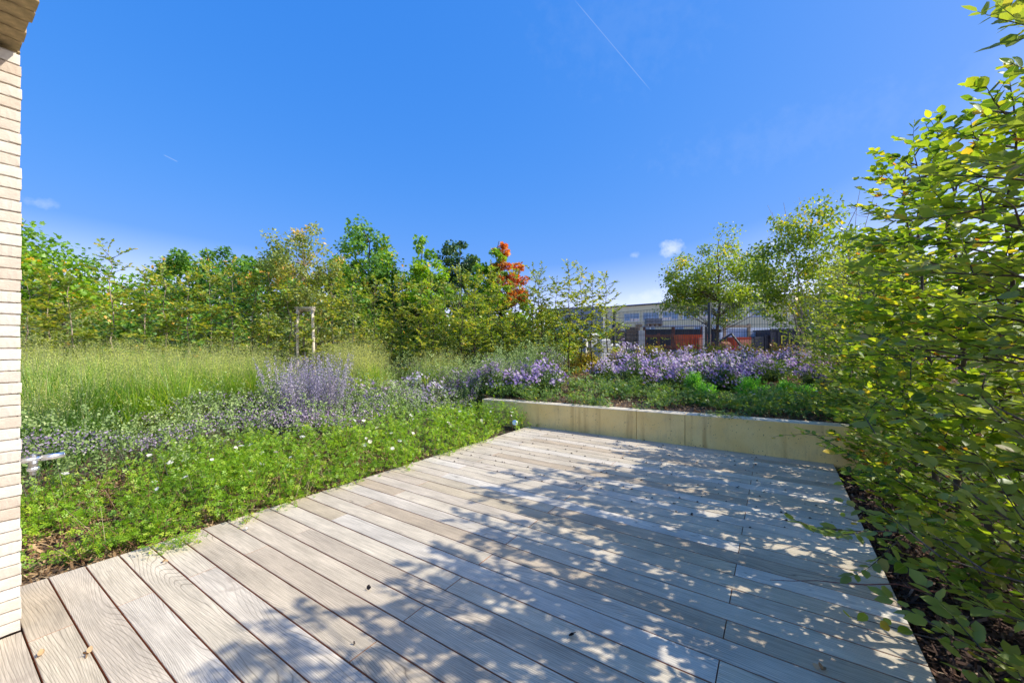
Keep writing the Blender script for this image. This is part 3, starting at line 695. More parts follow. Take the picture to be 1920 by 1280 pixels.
# ============================================================ clump trees
def crown_tree(name, label, px, Y, base_z, top_z, halfw, matname, leafsz, seed, K=110, per=120, bot=.25, clr=.35, trunk=.10, narrow=0.0, template=LEAF_LOBE, bark='bark', cat='tree', group=None, off=(0, 0), red=None, stems=1, depth=None):
    rg = np.random.default_rng(seed); x = at(px, Y); ht = top_z-base_z
    root = empty(name, (x, Y, base_z)); tag(root, label, cat, group)
    cz0 = ht*bot; C = []
    lobes = [(rg.uniform(-.55, .55), rg.uniform(-.55, .55), rg.uniform(.2, 1.0), rg.uniform(.35, .6)) for _ in range(9)]
    while len(C) < K:
        u, v, w = rg.uniform(-1, 1, 3); 
        wz = (w+1)/2; prof = math.sin(math.pi*min(1, (wz*.92+.10))**(.8+narrow))**.75
        r = math.hypot(u, v)
        if r > prof or r < prof*.25*(rg.random()): continue
        if r < prof*.62 and rg.random() < .5: continue
        nz = .5+.5*math.sin(u*5+seed)*math.cos(v*5+w*4)
        if nz < .16: continue
        jag = 1+.16*math.sin(math.atan2(v, u)*5+seed)+.1*rg.normal()
        C.append((u*halfw*jag+off[0]*wz, v*(depth or halfw)*jag+off[1]*wz, cz0+wz*(ht-cz0)*(1+.05*rg.normal())-ht*.03))
    C = np.array(C)
    segs = []
    for st in range(stems):
        sx = 0 if stems == 1 else math.cos(st*2.4)*.25; sy = 0 if stems == 1 else math.sin(st*2.4)*.25
        pr = np.array([sx, sy, -.2]); n = 9
        tops = np.array([sx*4+off[0]*.6, sy*4, ht*.9])
        tr = []
        for i in range(n):
            f = (i+1)/n; p = pr0 = np.array([sx, sy, 0])*(1-f)+tops*f+rg.normal(0, .012*ht, 3)*[1, 1, 0]; p[2] = ht*.9*f
            segs.append((pr, p, trunk*(1-.88*i/n), trunk*(1-.88*f))); tr.append(p); pr = p
    ntr = len(segs)
    trunk_pts = np.array([s_[1] for s_ in segs[:ntr]])
    for c in C:
        dz = trunk_pts[:, 2]-(c[2]-.45*np.hypot(c[0]-trunk_pts[:, 0], c[1]-trunk_pts[:, 1])); j = int(np.argmin(np.abs(dz)+.2*np.hypot(c[0]-trunk_pts[:, 0], c[1]-trunk_pts[:, 1])))
        a = trunk_pts[j]; r0 = trunk*(1-.88*j/ntr)*.17+.004; prv = a; m = 4
        for q in range(1, m+1):
            f = q/m; p = a+(c-a)*f; p = p+np.array([0, 0, .12*math.sin(f*3.14)*np.linalg.norm(c-a)])*.6+(rg.normal(0, .03*np.linalg.norm(c-a), 3) if q < m else 0)
            segs.append((prv, p, r0*(1-.8*(f-1/m)), r0*(1-.8*f))); prv = p
    link('trunk', tubes_np('trunk', seg_arrays(segs[:ntr]), 8, M[bark]), root)
    tag(link('limbs', tubes_np('limbs', seg_arrays(segs[ntr:]), 4, M[bark]), root), kind='stuff')
    n = K*per; ci = np.repeat(np.arange(K), per); rad = halfw*clr*rg.uniform(.55, 1.2, K)[ci]
    v = rg.normal(size=(n, 3)); v /= np.linalg.norm(v, axis=1, keepdims=True); rr = rg.random(n)**.45
    P = C[ci]+v*rr[:, None]*rad[:, None]*np.array([1, 1, .72])
    P[:, 2] = np.where(P[:, 2] < cz0*.5, cz0*.5+rg.random(n)*.3, P[:, 2])
    D = v*.6+rg.normal(0, .6, (n, 3))+[0, 0, -.35]; U = v*.5+rg.normal(0, .45, (n, 3))+[0, 0, .9]
    rnd = np.clip(.45+.22*rg.normal(size=K)[ci]+.2*rg.normal(size=n), 0, 1)
    S = leafsz*rg.uniform(.65, 1.2, n)
    if red is not None:
        isr = red(C)[ci]
        tag(link('red_foliage', scatter_mesh('red_foliage', template, P[isr], D[isr], U[isr], S[isr], M['red'], rnd[isr]), root, None), 'red autumn leaves on one side', kind='stuff')
        P, D, U, S, rnd = [a[~isr] for a in (P, D, U, S, rnd)]
    tag(link('foliage', scatter_mesh('foliage', template, P, D, U, S, M[matname], rnd), root), kind='stuff')
    return root
def trees():
    T = crown_tree
    T('maple_tree', 'bright green maple with a few orange leaves at the left beside the brick wall', 30, 15, -.2, zat(404, 15), 2.8, 'maple_light', .17, 1, K=150, per=105, bot=.2, clr=.26)
    T('maple_tree', 'low green tree between the left maple and the round-headed one', 215, 21, -.2, zat(492, 21), 2.9, 'maple_light', .2, 2, K=90, per=90, bot=.08, clr=.3)
    T('round_headed_tree', 'dark green round-headed tree rising behind the middle of the left row', 385, 25, -.2, zat(438, 25), 3.2, 'maple', .2, 3, K=120, per=100, bot=.2, clr=.27)
    T('leafy_tree', 'mixed green tree low between the round-headed and the staked tree', 505, 22, -.2, zat(450, 22), 2.4, 'maple', .19, 4, K=110, per=90, bot=.1, clr=.28)
    T('staked_tree', 'slender pale-leaved young tree held by a wooden stake frame', 567, 8.8, float(ground_z(at(567, 8.8), 8.8)), zat(396, 8.8), .82, 'pale', .065, 5, K=95, per=60, bot=.46, clr=.26, trunk=.03, narrow=.2, template=LEAF_MID, bark='barkpale')
    T('maple_tree', 'large broad maple with bronze tips in the middle of the tree line', 690, 18, -.2, zat(392, 18), 2.4, 'maple', .15, 6, K=230, per=120, bot=.12, clr=.27, narrow=-.3)
    T('maple_tree', 'smaller upright maple leaning against the large broad one', 790, 17.5, -.2, zat(428, 17.5), 1.2, 'maple_light', .15, 7, K=80, per=80, bot=.15, clr=.3, narrow=.2)
    T('oak_tree', 'dark upright tree left of the tree with red leaves', 862, 24, -.2, zat(428, 24), 1.7, 'dark', .17, 8, K=90, per=110, bot=.15, clr=.28, narrow=.1)
    T('maple_tree', 'green maple turning red on its right side', 935, 19, -.2, zat(424, 19), 1.55, 'maple_light', .15, 9, K=150, per=80, bot=.2, clr=.19, narrow=-.15, red=lambda C: (C[:, 0] > .12+.4*np.sin(C[:, 2]*8+1)) & (C[:, 2] > 3.2), off=(-.1, 0))
    T('leafy_tree', 'low pale green tree behind the open row of hornbeams', 860, 16, -.2, zat(530, 16), 1.9, 'yellowgreen', .13, 10, K=90, per=80, bot=.06, clr=.27)
    T('leafy_tree', 'rounded yellow-green bush filling the gap behind the thin stems', 1010, 15, -.2, zat(545, 15), 1.6, 'yellowgreen', .12, 12, K=70, per=80, bot=.03, clr=.27)
    T('leafy_tree', 'olive green thicket left of the staked tree', 120, 11, 0, zat(545, 11), 1.8, 'pale', .09, 13, K=70, per=90, bot=.05, clr=.28, template=LEAF_MID)
    T('leafy_tree', 'broad green thicket behind the middle of the left row', 330, 13, 0, zat(550, 13), 2.5, 'maple', .12, 14, K=90, per=90, bot=.05, clr=.25)
    T('leafy_tree', 'green thicket behind the staked tree', 600, 13.5, 0, zat(540, 13.5), 2.3, 'pale', .10, 15, K=90, per=90, bot=.05, clr=.25, template=LEAF_MID)
    T('plane_tree', 'airy spreading yellow-green tree standing in the yard behind the fence', 1345, 16.5, -.25, zat(420, 16.5), 2.15, 'yellowgreen', .095, 16, K=130, per=110, bot=.42, clr=.25, trunk=.10)
    T('multi_stemmed_tree', 'feathery many-stemmed tree rising left of the hedge top', 1535, 9.6, float(ground_z(at(1560, 9.6), 9.6)), zat(350, 9.6), 1.4, 'yellowgreen', .085, 17, K=130, per=75, bot=.28, clr=.26, trunk=.026, template=LEAF_MID, stems=6, bark='barkpale')
    T('leafy_tree', 'tree with a dark trunk standing behind the right end of the fence', 1700, 14, -.25, zat(440, 14), 1.8, 'yellowgreen', .12, 18, K=90, per=70, bot=.3, clr=.26, trunk=.1)
    T('leafy_tree', 'distant green tree seen through the hedge at the right edge', 1860, 22, -.25, zat(520, 22), 3, 'maple', .2, 19, K=70, per=70, bot=.1, clr=.3)
    # bare pale stems leaning up to the left in front of the fence
    rg = np.random.default_rng(4); Y = 8.6; x0 = at(1560, Y); z0 = float(ground_z(x0, Y)); r = empty('leaning_shrub', (x0, Y, z0)); tag(r, 'shrub of thin pale stems fanning up to the left in front of the yard fence', 'shrub')
    for (px, py, Y2) in [(1470, 590, 8.4), (1455, 520, 8.8), (1440, 385, 9.0), (1490, 560, 8.2), (1500, 370, 9.2), (1405, 560, 8.9), (1530, 480, 8.5), (1600, 450, 8.9)]:
        e = Vector((at(px, Y2), Y2, zat(py, Y2)))-r.location; mb = MB(); pts = [Vector((rg.normal(0, .06), rg.normal(0, .06), -.05)).lerp(e, k/8)+Vector((rg.normal(0, .015), rg.normal(0, .015), .10*math.sin(k/8*3.14))) for k in range(9)]
        mb.tube(pts, [.011*(1-.75*k/8) for k in range(9)], 5); mb.build('stem', M['barkpale'], r, True)
        n = 70; f = .35+.65*rg.random(n); P = np.array([pts[int(v*8)] for v in f])+rg.normal(0, .09, (n, 3))
        tag(link('foliage', scatter_mesh('foliage', LEAF_MID, P, rdir(rg, n, -.2), rdir(rg, n, 1), .065*rg.uniform(.6, 1.1, n), M['yellowgreen'], rg.random(n)), r), kind='stuff')
    # stake frame
    Y = 8.7; r = empty('tree_stake_frame', (at(572, Y), Y, float(ground_z(at(572, Y), Y)))); tag(r, 'pale wooden stake frame round the slender tree', 'tree support')
    g = r.location; zt = zat(577, Y)-g.z
    for (px, dy) in [(554, .22), (558, -.2), (586, -.22)]:
        mb = MB(); x = at(px, Y+dy)-g.x; mb.tube([(x+(.05 if px > 570 else -.01), dy, -.3), (x, dy, zt)], .031, 8); mb.build('post', M['stake'], r, True)
    a, b, c = (at(554, Y+.22)-g.x, .22), (at(558, Y-.2)-g.x, -.2), (at(586, Y-.22)-g.x, -.22)
    for q, (p, w) in enumerate(((b, c), (a, c), (a, b))):
        mb = MB(); p = Vector((*p, zt-.02-.045*q)); w = Vector((*w, zt-.02-.045*q)); e = (w-p).normalized()*.06; mb.tube([p-e, w+e], .03, 8); mb.build('crossbar', M['stake'], r, True)
trees()
def far_wood():
    rg = np.random.default_rng(61); P = []; 
    for px in np.arange(-300, 1140, 14):
        Y = rg.uniform(36, 46); x = at(px, Y); hh = rg.uniform(3.0, 4.4) if px < 1000 else rg.uniform(2.2, 3.0); n = 330; v = rdir(rg, n); r_ = rg.random(n)**.4
        P.append(np.stack([x+v[:, 0]*r_*1.9, Y+v[:, 1]*r_*1.9, -.2+hh*.5+v[:, 2]*r_*hh*.55], 1))
    P = np.concatenate(P); n = len(P)
    tag(link('far_wood', scatter_mesh('far_wood', LEAF_LOBE, P, rdir(rg, n, -.3), rdir(rg, n, .8), .34*rg.uniform(.6, 1.2, n), M['maple'], rg.random(n))), 'distant belt of green trees closing the view behind the garden', 'wood', kind='stuff')
far_wood()

# ============================================================ ground planting
def sample_st(rg, n, s0, s1, t0, t1):
    s = rg.uniform(s0, s1, n); t = rg.uniform(t0, t1, n); x, y = XY(s, t); return s, t, x, y
def vnoise(x, y, f, seed):
    return .5+.25*(np.sin(x*f+seed)*np.cos(y*f*1.13-seed*2.1)+np.sin((x+y)*f*.57+seed*3.3)+np.cos((x-y*.7)*f*1.9+seed)*.6)/1.3
def carpet(name, label, cat, rg, x, y, hh, tm, size, material, upd=.7, spread=1.0, prof=.5, kind='stuff', group=None, base=None, arch=None):
    n = len(x)
    if arch is not None:
        # leaves sit along arching shoots: gather them onto shoot bases
        ns = max(1, n//arch[0]); b = rg.integers(0, n, ns); j = rg.integers(0, ns, n); a = rg.uniform(0, 6.28, ns); L_ = arch[1]*rg.uniform(.4, 1.2, ns); f = rg.random(n)**.7
        hs = hh[b]*rg.uniform(.5, 1.6, ns); ox = np.cos(a)*L_; oy = np.sin(a)*L_
        x = x[b][j]+ox[j]*f+rg.normal(0, arch[2], n); y = y[b][j]+oy[j]*f+rg.normal(0, arch[2], n)
        hh = hs[j]; zz = hh*np.sin(f*arch[3])/math.sin(min(arch[3], 1.57)); z = ground_z(x, y)+zz+rg.normal(0, .012, n)+.01
        sdeg = np.stack([np.cos(a), np.sin(a), np.zeros(ns)], 1)[j]; D = sdeg*.6+rdir(rg, n, .25); U = rdir(rg, n, upd*3)
    else:
        z = ground_z(x, y)+hh*rg.random(n)**prof; D = rdir(rg, n, .15)*spread; D[:, 2] *= .6; U = rdir(rg, n, upd*3)
    P = np.stack([x, y, z], 1)
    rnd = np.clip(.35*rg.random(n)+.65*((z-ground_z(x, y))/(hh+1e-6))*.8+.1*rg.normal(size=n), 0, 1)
    me = scatter_mesh(name, tm, P, D, U, size*rg.uniform(.6, 1.2, n), material, rnd)
    o = link(name, me); tag(o, label, cat, group, kind)
    return o, P
def stems_np(name, P0, P1, r, mat_, parent=None, n=3):
    return tag(link(name, tubes_np(name, (P0, P1, np.full(len(P0), r), np.full(len(P0), r*.5)), n, mat_), parent), kind='stuff')
def border_left(s): return -3.47+.038*(s-.415)
M['stemred'] = plain('reddish_stem', (.22, .09, .05), .7)
M['straw'] = plain('straw_stalk', (.50, .40, .24), .8)
def planting():
    rg = np.random.default_rng(21)
    # ---- rose carpet on the left of the deck
    s, t, x, y = sample_st(rg, 74000, .35, 6.4, -6.3, -3.15)
    edge = border_left(s)+.05*np.sin(s*9)+.06*np.sin(s*3.7+1)+np.where(s > 3.2, .14*sm((s-3.2)/1.5), 0)
    d = edge-t
    outer = 1.15+.5*(vnoise(x, y, 5.1, 9.0)-.5)*2+.35*np.sin(s*1.2)+.10*s+np.where(s > 3.6, -.28*(s-3.6), 0)
    cov = vnoise(x, y, 3.1, 2.0); thin = sm((2.0-s)/1.6)
    keep = (d > .0) & (d < outer+.25*rg.normal(size=len(s))) & (s < 5.42+np.where(t < -4.2, .9, 0)) & (cov > .22+.22*thin*(d < .8))
    keep &= ~((s < 1.1) & (d < .12)) & ~((s < .6) & (d < .25))
    s, t, x, y, d, cov = [a[keep] for a in (s, t, x, y, d, cov)]
    hh = (.10+.16*sm(d/.5)*(.6+.8*cov))*(.6+.5*sm(s/3.0))*(1-.25*sm((2-s)/2))
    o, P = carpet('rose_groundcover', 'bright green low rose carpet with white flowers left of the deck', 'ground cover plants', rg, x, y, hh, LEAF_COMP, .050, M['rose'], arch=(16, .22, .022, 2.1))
    # white flowers, each of five petals
    tv, tf = LEAF_MID; fl = []
    def flower_mesh(seed):
        r = np.random.default_rng(seed); n = 6; a = 2*np.pi*np.arange(n)/n+r.normal(0, .1, n)
        D = np.stack([np.cos(a), np.sin(a), r.uniform(.1, .5, n)], 1); U = np.tile([0, 0, 1.], (n, 1)); tvw = (LEAF_MID[0]*[1.6, 1, 1], LEAF_MID[1])
        return scatter_mesh('flower', tvw, np.zeros((n, 3)), D, U, np.full(n, .5), M['white'], r.random(n))
    FM = [flower_mesh(k) for k in range(4)]
    idx = np.where(P[:, 2]-ground_z(P[:, 0], P[:, 1]) > .75*np.median(hh))[0]; idx = rg.choice(idx, 90, replace=False)
    def put_flowers(P, idx, parent, sz):
        for j in idx:
            o2 = link('flower', FM[int(rg.integers(4))], parent); k = sz*rg.uniform(.6, 1.15); o2.location = P[j]+np.array([0, 0, .045]); o2.scale = (k, k, k); o2.rotation_euler = (rg.uniform(.0, .9), rg.uniform(-.5, .5), rg.uniform(0, 6))
    put_flowers(P, idx, o, .056)
    # longer reddish shoots, weeds and dead stalks standing above the carpet
    m = 420; b = rg.integers(0, len(P), m); A = P[b].copy(); A[:, 2] = ground_z(A[:, 0], A[:, 1]); B = A+np.stack([rg.normal(0, .11, m), rg.normal(0, .11, m), rg.uniform(.16, .42, m)], 1)
    stems_np('stems', A, B, .0022, M['stemred'], o)
    per = 9; j = np.repeat(np.arange(m), per); j = j[rg.random(len(j)) < .8]; f = .35+.65*rg.random(len(j)); PP = A[j]+(B-A)[j]*f[:, None]+rg.normal(0, .012, (len(j), 3))
    tag(link('top_shoots', scatter_mesh('top_shoots', LEAF_COMP, PP, rdir(rg, len(j), .3), rdir(rg, len(j), 1.5), .045*rg.uniform(.5, 1.2, len(j)), M['rose'], np.clip(.35+.6*rg.random(len(j)), 0, 1)), o), kind='stuff')
    m = 160; b = rg.integers(0, len(P), m); A = P[b].copy(); A[:, 2] = ground_z(A[:, 0], A[:, 1]); B = A+np.stack([rg.normal(0, .16, m), rg.normal(0, .16, m), rg.uniform(.08, .35, m)], 1)
    stems_np('dead_stalks', A, B, .0018, M['straw'], o)
    # tuft spilling onto the boards
    n = 130; c = ST(.98, -3.32); x = c.x+rg.normal(0, .07, n); y = c.y+rg.normal(0, .06, n)-.03; P = np.stack([x, y, .01+.07*rg.random(n)], 1)
    tag(link('rose_shoot', scatter_mesh('rose_shoot', LEAF_COMP, P, rdir(rg, n, 0)*[1, 1, .3], rdir(rg, n, 3), .055*rg.uniform(.6, 1.1, n), M['rose'], .5+.5*rg.random(n))), 'light green rose shoot spilling over the board ends near the brick wall', 'rose shoot', kind='stuff')
    # ---- dry leaf litter and chips on the left bed
    s, t, x, y = sample_st(rg, 21000, .3, 3.6, -5.6, -3.42); k = (t < border_left(s)); x, y = x[k], y[k]; n = len(x)
    P = np.stack([x, y, ground_z(x, y)+.005+.03*rg.random(n)], 1)
    tag(link('leaf_litter', scatter_mesh('leaf_litter', CHIP, P, rdir(rg, n)*[1, 1, .25], rdir(rg, n, 2), .035*rg.uniform(.4, 1.2, n), M['litter'], rg.random(n), W=rg.uniform(.6, 2.0, n))), 'dry brown leaf litter between the roses and the brick wall', 'leaf litter', kind='stuff')
    # ---- mulch under the hedge
    s, t, x, y = sample_st(rg, 26000, .9, 6.0, .54, 1.9); n = len(x); P = np.stack([x, y, ground_z(x, y)+.004+.035*rg.random(n)], 1)
    tag(link('bark_mulch', scatter_mesh('bark_mulch', CHIP, P, rdir(rg, n)*[1, 1, .3], rdir(rg, n, 2), .045*rg.uniform(.4, 1.2, n), M['mulch'], rg.random(n), W=rg.uniform(.7, 2.0, n))), 'dark bark mulch strip under the hedge beside the deck', 'bark mulch', kind='stuff')
    s, t, x, y = sample_st(rg, 30000, 5.7, 13.5, -7, 5); n = len(x); P = np.stack([x, y, ground_z(x, y)+.004+.03*rg.random(n)], 1)
    tag(link('bed_mulch', scatter_mesh('bed_mulch', CHIP, P, rdir(rg, n)*[1, 1, .3], rdir(rg, n, 2), .06*rg.uniform(.4, 1.2, n), M['litter'], rg.random(n)*.8, W=rg.uniform(.7, 1.8, n))), 'brown bark chips on the raised bed between the plants', 'bark mulch', kind='stuff')
    # ---- catmint drifts
    def catmint(nm, lab, n0, s0, s1, t0, t1, cond, h, fl=.25, sz=.03):
        s, t, x, y = sample_st(rg, int(n0*1.5), s0, s1, t0, t1); k = cond(s, t); x, y = x[k], y[k]
        c = vnoise(x, y, 4.2, 5.1); hh = h*(.55+.65*c)
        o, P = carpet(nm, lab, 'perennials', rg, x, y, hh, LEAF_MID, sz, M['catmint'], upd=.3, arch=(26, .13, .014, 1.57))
        m = int(len(x)*fl); j = rg.choice(len(x), m, replace=False); vv = vnoise(x[j], y[j], 2.6, 1.2) > .46; j = j[vv]
        z = ground_z(x[j], y[j])+hh[j]*rg.uniform(.72, 1.18, len(j)); PP = np.stack([x[j], y[j], z], 1)
        tag(link('florets', scatter_mesh('florets', LEAF_LO, PP, rdir(rg, len(j), .8), rdir(rg, len(j)), .02*rg.uniform(.6, 1.3, len(j)), M['mauve'], rg.random(len(j)), W=np.full(len(j), 1.6)), o), kind='stuff')
        # upright spikes
        m = 500; j = rg.choice(len(x), m, replace=False); z0 = ground_z(x[j], y[j]); A = np.stack([x[j], y[j], z0], 1); B = A+np.stack([rg.normal(0, .06, m), rg.normal(0, .06, m), hh[j]*rg.uniform(.9, 1.2, m)], 1)
        stems_np('stems', A, B, .0022, M['silver'], o)
    cond1 = lambda s, t: ((vnoise(s, t, 3.9, 4.4) > .74) & ((border_left(s)-t) > .45) & ((border_left(s)-t) < 1.6) & (s > 1.2)) | ((border_left(s)-t) > 1.0+.35*np.sin(s*1.2)+.10*s+np.where(s > 3.6, -.28*(s-3.6), 0)) & ((border_left(s)-t) < 2.5+.35*s) & (s > .2)
    catmint('catmint_drift', 'grey-green catmint drift with mauve haze between the roses and the tall grass', 78000, .3, 6.6, -9.0, -4.4, cond1, .50, .5, .027)
    catmint('catmint_drift', 'silvery catmint drift behind the left end of the concrete wall', 42000, 5.6, 8.2, -7.6, -3.7, lambda s, t: (s > 5.7) & (t < -3.95+.15*np.sin(s*5)), .60, .2, .030)
    # ---- ornamental grass
    def grass(nm, lab, cx, cy, rx, ry, nb, h, plume, pn, seed, green=(0, 1)):
        rg = np.random.default_rng(seed); nc = max(4, int(nb/150)); th = rg.uniform(0, 6.28, nc); rr = np.sqrt(rg.random(nc)); X = cx+rr*np.cos(th)*rx; Yy = cy+rr*np.sin(th)*ry
        ci = rg.integers(0, nc, nb); x = X[ci]+rg.normal(0, .05, nb); y = Yy[ci]+rg.normal(0, .05, nb); hc = rg.uniform(.72, 1.12, nc)[ci]; tc = rg.uniform(-.16, .2, nc)[ci]; z = ground_z(x, y)
        a = rg.uniform(0, 6.28, nb); L_ = h*rg.uniform(.6, 1.08, nb)*hc; bend = rg.uniform(.1, .95, nb); w = rg.uniform(.004, .0085, nb)*1.25
        K = 4; V = []
        side = np.stack([-np.sin(a), np.cos(a), np.zeros(nb)], 1); out = np.stack([np.cos(a), np.sin(a), np.zeros(nb)], 1)
        for k in range(K+1):
            f = k/K; p = np.stack([x, y, z], 1)+out*(L_*bend*f**1.8)[:, None]+np.array([0, 0, 1.])*(L_*(f-.30*bend*f**3))[:, None]
            ww = (w*(1-f)**.6*1.0)[:, None]*side
            V.append(p-ww); V.append(p+ww)
        V = np.stack(V, 1).reshape(-1, 3); q = np.array([[2*k, 2*k+1, 2*k+3, 2*k+2] for k in range(K)])
        Fq = (q[None]+(np.arange(nb)*2*(K+1))[:, None, None]).reshape(-1, 4)
        rnd = np.repeat(np.clip(rg.beta(1.5, 2.0, nb)+green[0]+tc+.5*(rg.random(nb) < .07), 0, 1), 2*(K+1))
        o = link(nm, mesh_np(nm, V, Fq, rnd, [M['grass']])); tag(o, lab, 'ornamental grass', None, 'stuff')
        # airy seed heads on thin stalks
        m = pn; ci = rg.integers(0, nc, m); A = np.stack([X[ci]+rg.normal(0, .08, m), Yy[ci]+rg.normal(0, .08, m)], 1); z0 = ground_z(A[:, 0], A[:, 1]); A = np.column_stack([A, z0])
        hcc = rg.uniform(.82, 1.1, nc)[ci]; B = A+np.stack([rg.normal(0, .17, m), rg.normal(0, .17, m), plume*hcc*rg.uniform(.72, 1.08, m)], 1)
        stems_np('stalks', A, B, .0016, M['stalk'], o)
        per = 26; j = np.repeat(np.arange(m), per); f = 1-.30*rg.random(len(j))**1.2; PP = A[j]+(B-A)[j]*f[:, None]+rg.normal(0, 1, (len(j), 3))*(.015+.11*(1.05-f))[:, None]
        tag(link('seed_heads', scatter_mesh('seed_heads', LEAF_LO, PP, rdir(rg, len(j), .3), rdir(rg, len(j)), .0105*rg.uniform(.6, 1.5, len(j)), M['plume'], rg.random(len(j))), o), kind='stuff')
    M['stalk'] = plain('grass_stalk', (.30, .32, .13), .7, 0, .2, 5)
    grass('ornamental_grass', 'tall bright green grass with airy seed heads at the left behind the catmint', -5.7, 5.3, 1.4, .9, 12000, .90, 1.04, 800, 31)
    grass('ornamental_grass', 'tall green grass in the middle of the left bed below the slim hornbeams', -4.7, 6.4, 1.2, .75, 12000, .92, 1.08, 750, 32)
    grass('ornamental_grass', 'dark green grass tuft at the left edge beside the brick wall', -5.0, 4.1, .45, .45, 2600, .72, .9, 150, 33, (-.25, 1))
    grass('ornamental_grass', 'yellowish grass carpet just in front of the left hornbeam row', -6.6, 6.6, 1.7, .7, 8000, .88, 1.04, 850, 34, (.1, 1))
    grass('ornamental_grass', 'golden feathery grass mound right behind the silver-mauve sage', at(655, 7.6), 7.6, .55, .5, 3400, .9, 1.2, 700, 35, (.08, 1))
    grass('ornamental_grass', 'blue-green grass mound behind the asters under the thin stems', at(822, 8.4), 8.4, .5, .4, 2600, .85, 1.02, 260, 36, (-.15, 1))
    grass('ornamental_grass', 'soft green grass in front of the silver-mauve sage', at(470, 6.6), 6.4, .65, .5, 3200, .75, .95, 240, 37, (-.05, 1))
    # ---- Russian sage
    for i, (px, Y, hh, wd, lab) in enumerate([(530, 5.9, .98, .26, 'thin leftmost clump of silver-mauve sage at the edge of the grass'), (566, 5.6, 1.02, .24, 'middle clump of silver-mauve sage with upright wands'), (614, 5.9, 1.1, .27, 'largest and rightmost clump of mauve sage, most purple of the three')]):
        cx = at(px, Y); gz = float(ground_z(cx, Y)); r = empty('russian_sage', (cx, Y, gz)); tag(r, lab, 'perennial', 'russian sage clumps in the left bed')
        m = [46, 70, 105][i]; a = rg.uniform(0, 6.28, m); k = np.sqrt(rg.random(m)); A = np.stack([np.cos(a)*.08*k, np.sin(a)*.08*k, np.zeros(m)], 1); B = np.stack([np.cos(a)*wd*k*1.5, np.sin(a)*wd*k*1.5, hh*rg.uniform(.7, 1.1, m)], 1)
        stems_np('stems', A, B, .0026, M['silver'], r)
        per = 110; j = np.repeat(np.arange(m), per); f = .22+.78*rg.random(len(j)); spr = .028*(1.15-f)+.004; PP = A[j]+(B-A)[j]*f[:, None]+rg.normal(0, 1, (len(j), 3))*spr[:, None]
        tag(link('florets', scatter_mesh('florets', LEAF_LO, PP, rdir(rg, len(j), .5), rdir(rg, len(j)), .014*rg.uniform(.6, 1.4, len(j)), M['perovskia'], rg.random(len(j)), W=np.full(len(j), 1.5)), r), kind='stuff')
    # ---- asters
    ast = [(672, 6.9, .58, .34, 'violet aster clump just right of the mauve sage'), (775, 7.7, .60, .30, 'pale lilac aster clump over the left end of the silvery catmint'), (810, 7.3, .55, .34, 'small pale aster clump in front of the blue-green grass'), (868, 8.0, .66, .36, 'violet aster clump in front of the first thin stems'), (920, 7.5, .58, .36, 'violet aster clump over the silvery catmint'),
           (965, 7.2, .50, .28, 'low aster clump tumbling above the wall end'), (1022, 7.3, .62, .42, 'rounded violet aster clump standing alone above the wall'), (1178, 9.6, .70, .40, 'tallest lilac aster clump, in front of the stacked bricks in the yard'), (1200, 7.7, .60, .50, 'broad violet aster clump left of the feathery green plants'), (1262, 7.0, .52, .30, 'deep violet aster clump low beside the feathery green plants'),
           (1290, 8.8, .62, .55, 'pale lilac aster clump in front of the orange skip'), (1345, 7.9, .60, .5, 'wide lilac aster clump in the middle of the right bed'), (1388, 8.8, .60, .5, 'tall lilac aster clump in front of the fence post'), (1360, 7.1, .55, .32, 'violet aster clump between two feathery green plants'), (1440, 8.1, .56, .5, 'violet aster clump right of the middle of the raised bed'),
           (1490, 8.9, .55, .42, 'sparse lilac aster clump near the leaning shrub stems'), (1540, 7.2, .42, .36, 'low deep violet aster clump against the hedge'), (725, 7.5, .52, .26, 'small violet aster clump between the sage and the pale lilac one'), (1135, 8.6, .42, .30, 'thin low lilac asters at the foot of the last thin stem'), (995, 7.9, .5, .3, 'violet aster clump just left of the rounded one'), (1320, 8.3, .56, .4, 'violet and lilac aster clump below the orange skip'), (1412, 7.6, .52, .36, 'violet aster clump above the big feathery green tuft'), (1240, 8.4, .56, .42, 'mixed lilac aster clump between the yellow shrubs')]
    for i, (px, Y, hh, wd, lab) in enumerate(ast):
        cx = at(px, Y); gz = float(ground_z(cx, Y)); r = empty('aster_clump', (cx, Y, gz)); tag(r, lab, 'asters', 'aster clumps')
        m = int(150*wd/.4); a = rg.uniform(0, 6.28, m); k = np.sqrt(rg.random(m)); A = np.stack([np.cos(a)*.12*k, np.sin(a)*.12*k, np.zeros(m)], 1); wob = 1+.28*np.sin(a*3+i)+.15*np.sin(a*5+2*i); B = np.stack([np.cos(a)*wd*k*wob*1.1, np.sin(a)*wd*k*wob*1.1, hh*(1-.55*k**2)*rg.uniform(.6, 1.12, m)*(1+.1*np.sin(a*2+i))], 1)
        stems_np('stems', A, B, .0028, M['aster_stem'] if 'aster_stem' in M else M.setdefault('aster_stem', plain('aster_stem', (.06, .09, .03), .8)), r)
        per = 26; j = np.repeat(np.arange(m), per); f = .15+.75*rg.random(len(j)); PP = A[j]+(B-A)[j]*f[:, None]+rg.normal(0, .025, (len(j), 3))
        tag(link('foliage', scatter_mesh('foliage', LEAF_LO, PP, rdir(rg, len(j), .2), rdir(rg, len(j), 1), .05*rg.uniform(.6, 1.2, len(j)), M['aster_leaf'], rg.random(len(j)), W=np.full(len(j), .7)), r), kind='stuff')
        per = 9; bl = rg.random(m) < .36+.3*np.sin(a*2.5+i*1.7); j = np.repeat(np.where(bl)[0], per); PP = B[j]+rg.normal(0, 1, (len(j), 3))*[.05, .05, .035]+[0, 0, .02]
